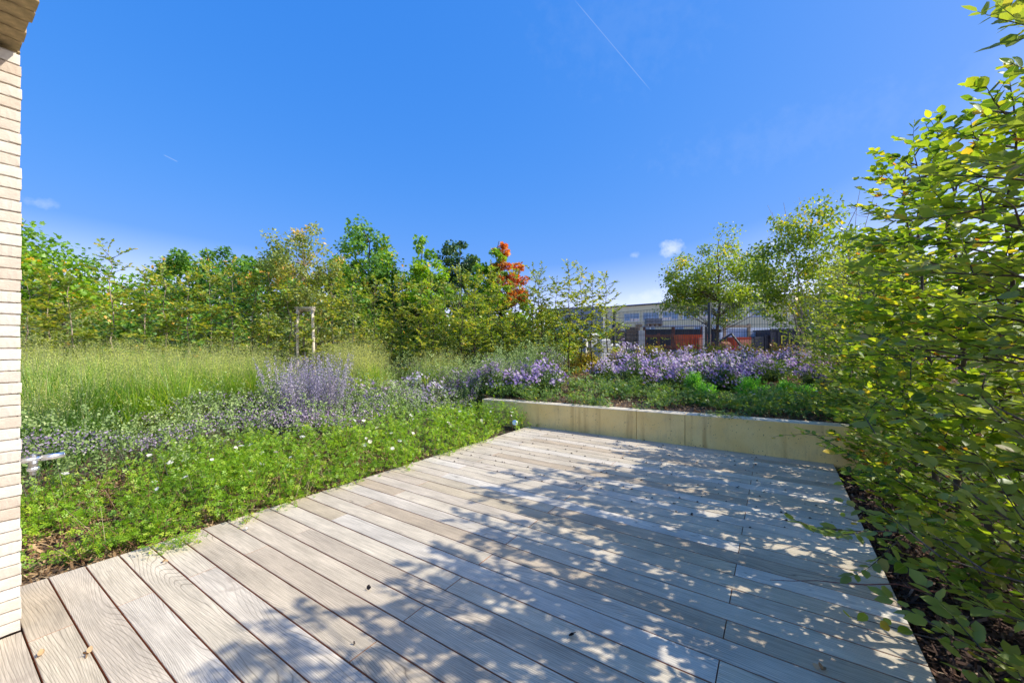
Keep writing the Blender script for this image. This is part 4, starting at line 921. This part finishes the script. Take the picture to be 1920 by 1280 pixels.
        nrm = rdir(rg, len(j), .9)+np.array([.45, -.45, 0]); dd = np.cross(nrm, rdir(rg, len(j))); tone = np.clip(rg.beta(1.6, 1.5, len(j))+(.18 if 'pale' in lab or 'lilac' in lab else -.12), 0, 1)
        tag(link('flowers', scatter_mesh('flowers', DAISY, PP, dd, nrm, .042*rg.uniform(.7, 1.2, len(j)), M['aster'], tone), r), kind='stuff')
    # ---- feathery bright green plants
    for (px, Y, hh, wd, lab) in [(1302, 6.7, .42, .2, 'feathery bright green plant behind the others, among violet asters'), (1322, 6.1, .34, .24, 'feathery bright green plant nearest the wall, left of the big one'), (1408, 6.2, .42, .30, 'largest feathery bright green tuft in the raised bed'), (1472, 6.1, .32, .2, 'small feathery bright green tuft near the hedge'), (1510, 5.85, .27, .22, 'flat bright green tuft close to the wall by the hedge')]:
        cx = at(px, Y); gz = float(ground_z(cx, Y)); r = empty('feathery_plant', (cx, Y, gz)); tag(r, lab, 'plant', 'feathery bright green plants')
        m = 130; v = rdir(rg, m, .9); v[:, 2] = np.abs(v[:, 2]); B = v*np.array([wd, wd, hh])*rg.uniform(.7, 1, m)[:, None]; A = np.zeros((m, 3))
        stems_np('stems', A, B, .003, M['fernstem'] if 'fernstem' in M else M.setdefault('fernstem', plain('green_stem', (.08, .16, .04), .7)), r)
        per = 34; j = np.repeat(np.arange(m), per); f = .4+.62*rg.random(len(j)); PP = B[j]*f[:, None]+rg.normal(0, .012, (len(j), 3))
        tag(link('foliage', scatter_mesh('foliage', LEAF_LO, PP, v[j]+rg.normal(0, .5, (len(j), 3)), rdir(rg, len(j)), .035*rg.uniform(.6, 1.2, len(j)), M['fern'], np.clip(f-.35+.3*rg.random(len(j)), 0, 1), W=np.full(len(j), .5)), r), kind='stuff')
    # ---- roses on the raised bed
    s, t, x, y = sample_st(rg, 52000, 5.62, 8.0, -4.3, 1.6); ds = s-wall_s(t); cv = vnoise(x, y, 3.7, 7.7)
    k = (ds > .17+.07*np.sin(t*6)) & (ds < 1.45+.3*np.sin(t*2)) & (cv > .42+.14*sm((.45-ds)/.3)); x, y, cv, ds = x[k], y[k], cv[k], ds[k]
    o, P = carpet('rose_groundcover', 'darker low rose carpet on the raised bed behind the concrete wall', 'ground cover plants', rg, x, y, (.06+.15*cv)*(.5+.5*sm(ds/.5)), LEAF_COMP, .060, M['rosedark'], arch=(14, .22, .025, 2.0))
    idx = rg.choice(len(P), 40, replace=False); idx = idx[np.argsort(-P[idx, 2])][:26]; put_flowers(P, idx, o, .06)
    # overhanging bit on the wall top
    n = 260; t = rg.normal(-.55, .14, n); x, y = XY(wall_s(t)+rg.uniform(-.03, .22, n), t); z = .405+.05*rg.random(n)-.05*(rg.random(n) < .2); P = np.stack([x, y, z], 1)
    tag(link('rose_shoot', scatter_mesh('rose_shoot', LEAF_COMP, P, rdir(rg, n, 0)*[1, 1, .4], rdir(rg, n, 3), .05*rg.uniform(.6, 1.1, n), M['rosedark'], .3+.7*rg.random(n))), 'rose shoots hanging over the top edge of the concrete wall', 'rose shoot', kind='stuff')
    # ---- yellowing low shrubs at the back of the bed
    for i, (px, Y, hh, wd, lab) in enumerate([(1100, 10.8, .55, .6, 'low yellowing shrub at the foot of the last thin stems'), (1160, 11.0, .62, .5, 'yellow-green shrub below the stacked bricks'), (1225, 10.8, .68, .6, 'yellow and green shrub left of the orange skip'), (1290, 10.6, .62, .5, 'yellow shrub directly below the orange skip'), (1345, 10.3, .75, .5, 'yellow shrub at the foot of the fence post'), (1410, 10.0, .68, .55, 'yellow-brown shrub right of the fence post'), (1470, 9.5, .72, .6, 'rusty brown and yellow shrub below the dark container'), (1060, 10.2, .40, .7, 'sparse yellow shrub among the thin stems'), (960, 10.6, .4, .8, 'sparse low yellowish growth behind the left thin stems')]):
        cx = at(px, Y); gz = float(ground_z(cx, Y)); r = empty('low_shrub', (cx, Y, gz)); tag(r, lab, 'shrub', 'yellowing low shrubs before the fence')
        m = 120; v = rdir(rg, m, .6); v[:, 2] = np.abs(v[:, 2]); B = v*np.array([wd, wd*.7, hh])*rg.uniform(.6, 1, m)[:, None]
        stems_np('stems', np.zeros((m, 3)), B, .004, M['bark'], r)
        per = 24; j = np.repeat(np.arange(m), per); f = .35+.68*rg.random(len(j)); PP = B[j]*f[:, None]+rg.normal(0, .05, (len(j), 3))
        tag(link('foliage', scatter_mesh('foliage', LEAF_MID, PP, rdir(rg, len(j), .2), rdir(rg, len(j), 1.5), .055*rg.uniform(.6, 1.2, len(j)), M['barberry'], rg.random(len(j))*(1 if i != 6 else 1.3)), r), kind='stuff')
    # green tall weeds among the open row
    s, t, x, y = sample_st(rg, 9000, 7.2, 10.6, -5.2, 1.2); k = vnoise(x, y, 2.9, 3.1) > .56; x, y = x[k], y[k]
    carpet('low_greenery', 'scattered green low growth on the brown bed between asters and young trees', 'ground cover plants', rg, x, y, np.full(len(x), .22), LEAF_MID, .05, M['aster_leaf'])
planting()

# ============================================================ yard fence
def build_fence():
    pts = [Vector((at(860, 21.5), 21.5, 0)), Vector((at(992, 18.6), 18.6, 0)), Vector((at(1152, 15.0), 15.0, 0)), Vector((at(1330, 11.9), 11.9, 0)), Vector((at(1583, 9.75), 9.75, 0)), Vector((at(1800, 8.3), 8.3, 0))]
    root = empty('mesh_fence', pts[3]); tag(root, 'dark wire mesh fence with square posts between the garden and the yard', 'fence'); o0 = pts[3]
    zt = [2.42, 2.44, 2.44, 2.46, 2.42, 2.4]
    for p, z in zip(pts, zt):
        g = float(ground_z(p.x, p.y)); m = MB(); q = p-o0; m.box((q.x, q.y, (z+.05+g-.3)/2), (.06, .06, z+.05-g+.3), .7); m.box((q.x, q.y, z+.053), (.064, .064, .006), .7); m.build('fence_post', M['fence'], root)
    for a, b, za, zb in zip(pts[:-1], pts[1:], zt[:-1], zt[1:]):
        L_ = (b-a).length; n = int(L_/.062); P0 = []; P1 = []; ga, gb = float(ground_z(a.x, a.y)), float(ground_z(b.x, b.y))
        for k in range(n+1):
            f = k/n; p = a.lerp(b, f)-o0; zb_ = ga+(gb-ga)*f+.04; P0.append((p.x, p.y, zb_)); P1.append((p.x, p.y, za+(zb-za)*f))
        hgt = za-ga
        for k in range(9):
            f = k/8; p, q = a-o0, b-o0; P0.append((p.x, p.y, ga+.05+(hgt-.06)*f)); P1.append((q.x, q.y, gb+.05+(zb-gb-.06)*f))
        m_ = len(P0); tag(link('mesh_panel', tubes_np('mesh_panel', (np.array(P0), np.array(P1), np.full(m_, .005), np.full(m_, .005)), 4, M['fence']), root), kind='stuff')
build_fence()

# ============================================================ buildings in the distance
def tan_wall():
    m, t, p, o = mat('tan_cladding'); c = coord(t, 'Object')
    n = noise(t, .8, 4, mapped(t, c, (1, 1, .4)))
    t.links.new(ramp(t, n, [(.3, (.86, .68, .39)), (.7, (.92, .74, .45))]), p.inputs['Base Color']); p.inputs['Roughness'].default_value = .8; return m
M['tan'] = tan_wall()
M['greyclad'] = plain('grey_cladding', (.24, .26, .3), .6, .1, .1, 1)
M['roofdark'] = plain('dark_roof_edge', (.10, .10, .11), .6, 0, .2, 1)
M['frame'] = plain('window_frame_white', (.66, .66, .66), .5, 0, .08, 2)
def glass():
    m, t, p, o = mat('window_glass'); p.inputs['Base Color'].default_value = (.05, .09, .15, 1); p.inputs['Roughness'].default_value = .08; p.inputs['Metallic'].default_value = 0
    p.inputs['Specular IOR Level'].default_value = 1.0; p.inputs['IOR'].default_value = 1.9
    return m
M['glass'] = glass()
M['blind'] = plain('window_blind', (.34, .42, .52), .6, 0, .15, .9)
def hall(name, label, A, B, z1, depth, wall, wins, seed):
    A, B = Vector(A), Vector(B); d = (B-A).normalized(); nrm = Vector((d.y, -d.x, 0))      # towards the camera
    if nrm.dot(-A) < 0: nrm = -nrm
    root = empty(name, (A.x, A.y, -.3)); tag(root, label, 'building'); rz = math.atan2(d.y, d.x); L_ = (B-A).length
    def box(nm, u0, u1, zz0, zz1, o0, o1, mt, par):
        m = MB(); c = d*((u0+u1)/2)+nrm*((o0+o1)/2); w = MB(); w.box((c.x, c.y, (zz0+zz1)/2+.3), (u1-u0, abs(o1-o0), zz1-zz0), rz); return w.build(nm, mt, par)
    # wall pieces around the openings: horizontal bands
    rows = sorted(set([(w[2], w[3]) for w in wins])); zc = -.3
    for (za, zb) in rows:
        box('wall_band', 0, L_, zc, za, -.25, 0, wall, root)
        u = 0
        for w in sorted([w for w in wins if (w[2], w[3]) == (za, zb)]):
            box('wall_pier', u, w[0], za, zb, -.25, -.001, wall, root); u = w[1]
        box('wall_pier', u, L_, za, zb, -.25, -.001, wall, root); zc = zb
    box('wall_band', 0, L_, zc, z1, -.25, 0, wall, root)
    box('side_wall', .001, .25, -.3, z1-.01, -depth, -.252, wall, root); box('side_wall', L_-.25, L_-.001, -.3, z1-.01, -depth, -.252, wall, root)
    box('roof', -.12, L_+.12, z1+.002, z1+.22, -depth, .12, M['roofdark'], root)
    # standing seams of the cladding
    ms = MB(); n = int(L_/1.1)
    for k in range(n):
        u = .6+k*1.1
        segs_ = [(-.2, z1)]
        for w in wins:
            if w[0]-.05 < u < w[1]+.05:
                segs_ = [s2 for a_, b_ in segs_ for s2 in (((a_, w[2]), (w[3], b_)) if a_ < w[2] and b_ > w[3] else ((a_, b_),))]
        for a_, b_ in segs_:
            c = d*u+nrm*.012; ms.box((c.x, c.y, (a_+b_)/2+.3), (.05, .02, b_-a_-.01), rz)
    ms.build('cladding_seams', wall, root)
    rr = random.Random(seed)
    for (u0, u1, za, zb) in wins:
        f = MB(); w = .07
        def fb(a, b, c_, e):
            c = d*((a+b)/2)+nrm*(-.06); f.box((c.x, c.y, (c_+e)/2+.3), (b-a, .1, e-c_), rz)
        fb(u0, u1, za, za+w); fb(u0, u1, zb-w, zb); fb(u0, u0+w, za+w, zb-w); fb(u1-w, u1, za+w, zb-w)
        W_ = u1-u0; mu = [u0+W_*.38, u0+W_*.58]
        for u in mu: fb(u-w/2, u+w/2, za+w, zb-w)
        fo = f.build('window_frame', M['frame'], root)
        ed = [u0+w, mu[0], mu[1], u1-w]
        for a, b in zip(ed[:-1], ed[1:]):
            p_ = box('pane', a+w*.3, b-w*.3, za+w, zb-w, -.12, -.10, M['glass'], fo)
            if zb-za > .8:
                lo = za+(zb-za)*rr.uniform(.1, .45)
                box('blind', a+w*.4, b-w*.4, lo, zb-w, -.099, -.09, M['blind'], fo)
    return root
def buildings():
    A = Vector((13.9, 59.9, 0)); B = Vector((30.6, 43.0, 0)); d = (B-A).normalized()
    def u_at(px):
        k = (px-960)/F; return (k*A.y-A.x)/(d.x-k*d.y)
    wins = []
    for a, b in [(1170, 1199), (1205, 1235), (1241, 1272), (1279, 1310), (1318, 1350), (1360, 1394), (1402, 1436)]: wins.append((u_at(a), u_at(b), 4.15, 5.35))
    for a, b in [(1206, 1228), (1259, 1282), (1300, 1325), (1335, 1356)]: wins.append((u_at(a), u_at(b), 2.4, 3.3))
    hall('office_building', 'long tan building with a row of blue windows behind the yard', A, B, 6.35, 14, M['tan'], wins, 1)
    A2 = Vector((31.2, 42.0, 0)); B2 = Vector((60, 30, 0)); hall('grey_hall', 'grey hall right of the tan building behind the trees', A2, B2, 6.0, 14, M['greyclad'], [(3, 6, 3.2, 4.6), (12, 15, 3.2, 4.6)], 2)
    A3 = Vector((at(1025, 90), 92, 0)); B3 = Vector((at(1131, 84), 84, 0)); hall('grey_hall', 'far grey hall left of the tan building behind the thin stems', A3, B3, 8.6, 14, M['greyclad'], [(3, 6, 3.2, 4.6)], 3)
buildings()

# ============================================================ things in the builder's yard
def textmesh(name, body, size, mt, parent, loc, rot, depth=.01):
    cu = bpy.data.curves.new(name, 'FONT'); cu.body = body; cu.size = size; cu.extrude = depth; cu.space_character = 1.15
    tmp = bpy.data.objects.new(name, cu); COL.objects.link(tmp); dg = bpy.context.evaluated_depsgraph_get(); me = bpy.data.meshes.new_from_object(tmp.evaluated_get(dg)); bpy.data.objects.remove(tmp)
    me.materials.clear(); me.materials.append(mt); o = link(name, me, parent); o.location = loc; o.rotation_euler = rot; return o
def yard_things():
    K = {'cont': plain('dark_container_paint', (.045, .045, .05), .6, 0, .3, 3), 'yellow': plain('yellow_lettering', (.75, .68, .03), .6), 'orange': plain('orange_skip_paint', (.62, .09, .02), .5, 0, .2, 3),
         'orange2': plain('light_orange_panel', (.75, .28, .15), .5), 'brickpack': plain('brown_brick_pack', (.22, .16, .11), .9, 0, .35, 8), 'pallet': plain('pallet_wood', (.36, .27, .17), .85, 0, .3, 8), 'block': plain('white_concrete_block', (.66, .64, .58), .9, 0, .1, 8),
         'greyblock': plain('grey_block', (.27, .27, .27), .9, 0, .3, 8), 'dk': plain('dark_machine_metal', (.06, .065, .07), .5, .4, .3, 5), 'rust': plain('rusty_metal', (.24, .09, .05), .8, .2, .4, 6), 'silver': plain('silver_panel', (.62, .65, .7), .4, .3, .1, 2), 'bluegrey': plain('pale_sheet', (.55, .6, .68), .5, 0, .12, 2)}
    GZ = -.25
    def base(nm, lab, cat, px, Y, rz=0, group=None):
        r = empty(nm, (at(px, Y), Y, GZ), rz); tag(r, lab, cat, group); return r
    def container(px, Y, ln, h, lab, rz, tx, text):
        r = base('shipping_container', lab, 'container', px, Y, rz)
        m = MB(); m.box((ln/2, 1.2, h/2), (ln-.1, 2.3, h-.1)); m.build('shell', K['cont'], r)
        n = int(ln/.28); m = MB()
        for k in range(n): m.box((.2+k*(ln-.3)/n, .025, h/2), (.12, .05, h-.3))
        m.build('corrugation', K['cont'], r)
        m = MB()
        for z in (.06, h-.06): m.box((ln/2, .02, z), (ln, .1, .12))
        for x in (.06, ln-.06): m.box((x, .015, h/2), (.12, .1, h-.25))
        m.build('corner_frame', K['dk'], r)
        textmesh('lettering', text, tx[2], K['yellow'], r, (tx[0], -.012, tx[1]), (math.pi/2, 0, 0))
    container(1207, 30, 5.2, 2.52, 'black container with yellow lettering behind the brick packs', -.25, (.15, 1.75, .52), 'PIANCHELLI')
    container(1445, 25, 4.4, 2.4, 'dark container with large yellow letters in front of the grey hall', -.1, (.55, 1.45, .78), 'PIANCHELLI')
    # roof sheets above the container
    r = base('roof_sheet_stack', 'long white sheets lying over the black container', 'building sheets', 1262, 27.5, -.2); m = MB()
    for k in range(3): m.box((0+.1*k, 0, 2.62+.035*k), (4.6-.3*k, 1.0, .03)); 
    m.build('sheet', K['silver'], r)
    for x in (-1.9, 0, 1.9): 
        m = MB(); m.box((x, 0, 1.3), (.08, .8, 2.6)); m.build('trestle', K['rust'], r)
    # brick packs
    def pack(px, Y, w, h, lab, mt, z0=0, nx=6, nz=7):
        r = base('brick_pack', lab, 'brick pack', px, Y, -.15, 'packs of bricks and blocks in the yard'); r.location.z = GZ+z0
        m = MB(); 
        for x in np.linspace(-w/2+.06, w/2-.06, 4): m.box((x, 0, .05), (.1, w*.9, .1))
        m.box((0, 0, .115), (w, w*.9, .025)); m.build('pallet', K['pallet'], r)
        bw = w/nx; bh = (h-.14)/nz; proto = MB(); proto.box((0, 0, 0), (bw-.012, w*.85, bh-.012)); me = proto.mesh('block', mt)
        for i in range(nx):
            for k in range(nz): link('block', me, r, None, (-w/2+bw*(i+.5), random.Random(i*9+k).uniform(-.02, .02), .135+bh*(k+.5)))
    pack(1157, 22, .8, 2.2, 'tall brown brick pack nearest the thin stems', K['brickpack'])
    pack(1186, 22, .72, 2.4, 'brown brick pack with a white block on top', K['brickpack'], 0, 4, 8)
    pack(1203, 21.5, .32, 2.2, 'narrow white concrete block stack beside the brown pack', K['block'], 0, 1, 7)
    pack(1155, 25, .5, .5, 'small grey hollow block stack standing high at the left', K['greyblock'], 2.25, 4, 4)
    pack(1198, 22.3, .35, .22, 'white block lying on top of the brown pack', K['block'], 2.42, 2, 1)
    pack(1225, 26, 1.0, .5, 'dark crate stack in front of the tan building', K['greyblock'], 2.6, 3, 2)
    # skips
    def skip(px, Y, w, h, lab):
        r = base('waste_skip', lab, 'skip', px, Y, -.1); m = MB()
        V = [(-w/2+.3, -.7, 0), (w/2-.1, -.7, 0), (w/2-.1, .7, 0), (-w/2+.3, .7, 0), (-w/2, -.8, h), (w/2, -.8, h), (w/2, .8, h), (-w/2, .8, h), (-w/2+.06, -.74, h), (w/2-.06, -.74, h), (w/2-.06, .74, h), (-w/2+.06, .74, h), (-w/2+.34, -.64, .06), (w/2-.16, -.64, .06), (w/2-.16, .64, .06), (-w/2+.34, .64, .06)]
        m.add(V, [(0, 3, 2, 1), (0, 1, 5, 4), (1, 2, 6, 5), (2, 3, 7, 6), (3, 0, 4, 7), (4, 5, 9, 8), (5, 6, 10, 9), (6, 7, 11, 10), (7, 4, 8, 11), (8, 9, 13, 12), (9, 10, 14, 13), (10, 11, 15, 14), (11, 8, 12, 15), (12, 13, 14, 15)]); m.build('body', K['orange'], r)
        m = MB()
        for x in np.linspace(-w/2+.45, w/2-.3, 4): m.box((x, -.80, h*.5), (.06, .08, h*.85))
        m.build('rib', K['orange'], r); m = MB(); m.box((w/2-.35, -.86, h*.62), (.62, .03, h*.6)); m.build('side_plate', K['orange2'], r)
    skip(1297, 22, 1.45, 1.97, 'orange skip with a pale side plate left of the fence post'); skip(1380, 24, 1.0, 1.85, 'smaller orange skip right of the fence post')
    # forklift mast like frame
    r = base('lift_mast', 'tall dark lift mast with pale side rails beside the fence post', 'lift mast', 1324, 20, 0); m = MB(); m.box((-.13, 0, 1.27), (.05, .1, 2.54)); m.box((.13, 0, 1.27), (.05, .1, 2.54)); m.build('side_rail', K['silver'], r)
    m = MB(); m.box((0, .02, 1.2), (.10, .08, 2.3)); m.build('centre_rail', K['dk'], r); m = MB()
    for z in (.4, 1.2, 2.0, 2.5): m.box((0, .09, z), (.34, .05, .07))
    m.build('crossbar', K['dk'], r)
    # machines, sheets, racks
    r = base('rusty_rack', 'rusty steel rack loaded with beams in front of the black container', 'steel rack', 1236, 24, -.2); m = MB()
    for x in (-.8, 0, .8): m.box((x, 0, 1.05), (.07, .07, 2.1)); m.box((x, .5, 1.05), (.07, .07, 2.1))
    m.build('upright', K['rust'], r); m = MB()
    for z in (.6, 1.25, 1.9): m.box((0, -.05, z), (2.3, .08, .1)); m.box((.1, .4, z+.05), (2.4, .08, .12))
    m.build('beam', K['rust'], r)
    r = base('sheet_rack', 'pale sheets leaning in a brown timber rack right of the spreading tree', 'sheet rack', 1385, 27, 0); m = MB(); m.box((-.2, 0, 1.5), (1.5, .08, 1.9)); m.box((1.5, 0, 1.4), (1.7, .08, 1.7)); m.build('sheet', K['bluegrey'], r)
    m = MB(); m.box((-1, -.08, 1.35), (.14, .14, 2.7)); m.box((.65, -.08, 1.4), (.16, .14, 2.8)); m.box((-.2, -.08, 2.62), (1.9, .16, .14)); m.build('rack_frame', K['pallet'], r)
    r = base('site_hoarding', 'long low pale panel wall behind the yard between the fence posts', 'hoarding', 1392, 32, -.05); m = MB()
    for k in range(5): m.box((-1.6+k*1.12, 0, 1.35), (1.09, .05, 2.7))
    m.build('panel', K['silver'], r)
    r = base('small_excavator', 'small red and grey machine partly hidden right of the fence post', 'machine', 1345, 21, .2); m = MB(); m.box((0, 0, 1.25), (.95, .9, .7), bev=.12); m.build('body', K['rust'], r)
    m = MB(); m.box((0, 0, .45), (1.1, .9, .5), bev=.1); m.build('track', K['dk'], r); m = MB(); m.tube([(-.1, -.3, 1.6), (.35, -.6, 2.0), (.75, -.8, 1.35)], .07, 6); m.build('arm', K['dk'], r)
    r = base('material_crates', 'row of dark crates between the small orange skip and the container', 'crates', 1412, 25.5, 0); m = MB()
    for k in range(3): m.box((-.4+k*.62, 0, .9+.05*k), (.56, .6, 1.8+.1*k)); 
    m.build('crate', K['dk'], r)
    r = base('rubble_bags', 'white rubble bags seen between the thin stems', 'bags', 1092, 19.5, 0); rr = np.random.default_rng(2)
    for k in range(5):
        m = MB(); c = Vector((-.5+.26*k, rr.normal(0, .1), 0)); hh = [1.5, 1.8, 2.0, 1.75, 1.5][k]; c = c+Vector((.26*k, 0, 0)); m.box((c.x, c.y, hh/2), (.46, .5, hh), rr.normal(0, .2), bev=.1); m.build('bag', K['block'], r)
    r = base('yard_lamp', 'small round white lamp on a thin pole before the office windows', 'lamp', 1219, 34, 0); m = MB(); m.tube([(0, 0, 0), (0, 0, 3.3)], .03, 6); m.build('pole', K['silver'], r); m = MB(); m.tube([(0, 0, 3.25), (0, 0, 3.32), (0, 0, 3.45), (0, 0, 3.52)], [.08, .15, .15, .06], 10); m.build('lamp_head', K['block'], r)
yard_things()

# ============================================================ bits lying on the boards
def debris():
    rg = np.random.default_rng(77); n = 260
    k = rg.integers(8, 24, n); s = SC0+(k+.5)*PITCH+rg.normal(0, .012, n); t = rg.uniform(-3.25, .4, n)
    x, y = XY(s, t); P = np.stack([x, y, np.full(n, .004)], 1)
    tv = np.array([[-.5, -.3, 0], [.5, -.35, 0], [.45, .3, 0], [-.4, .35, 0], [0, 0, .45]]); tf = np.array([[0, 1, 4], [1, 2, 4], [2, 3, 4], [3, 0, 4]])
    tag(link('seed_husks', scatter_mesh('seed_husks', (tv, tf), P, rdir(rg, n)*[1, 1, 0], np.tile([0, 0, 1.], (n, 1)), .016*rg.uniform(.5, 1.4, n), M['husk'] if 'husk' in M else M.setdefault('husk', plain('dark_husk', (.035, .022, .018), .8)), rg.random(n))), 'tiny dark seed husks caught along the gaps at the far end of the deck', 'seed husks', kind='stuff')
    spots = [((688, 1106), 'dark curled dry leaf on a shaded board in the lower middle', .03, 'husk'), ((1068, 1193), 'crumpled brown leaf on the boards right of the lower middle', .032, 'husk'), ((463, 994), 'tiny pale petal on a board near the rose border', .022, 'white'), ((1540, 1258), 'small yellow-brown leaf under the leafy shoot near the bottom edge', .028, 'litter'),
             ((308, 1052), 'brown scrap caught in a board gap near the border', .03, 'litter'), ((73, 1232), 'pale dry scrap in the gap at the lower left corner', .03, 'litter'), ((164, 1228), 'pale dry scrap standing in the second gap at lower left', .03, 'litter'), ((665, 1208), 'tiny dark crumb beside the board joint at the bottom', .012, 'husk')]
    for i, ((px, py), lab, sz, mt) in enumerate(spots):
        Y = H*F/(py-640); n = 3; P = np.array([[0, 0, .002], [.004, .002, .004], [-.003, .004, .003]]); me = scatter_mesh('dry_leaf', LEAF_HI, P, rdir(rg, n, .4), rdir(rg, n, 1.2), np.full(n, sz), M[mt], rg.uniform(.4, 1, n))
        tag(link('dry_leaf', me, None, None, (at(px, Y), Y, .004)), lab, 'leaf')
debris()
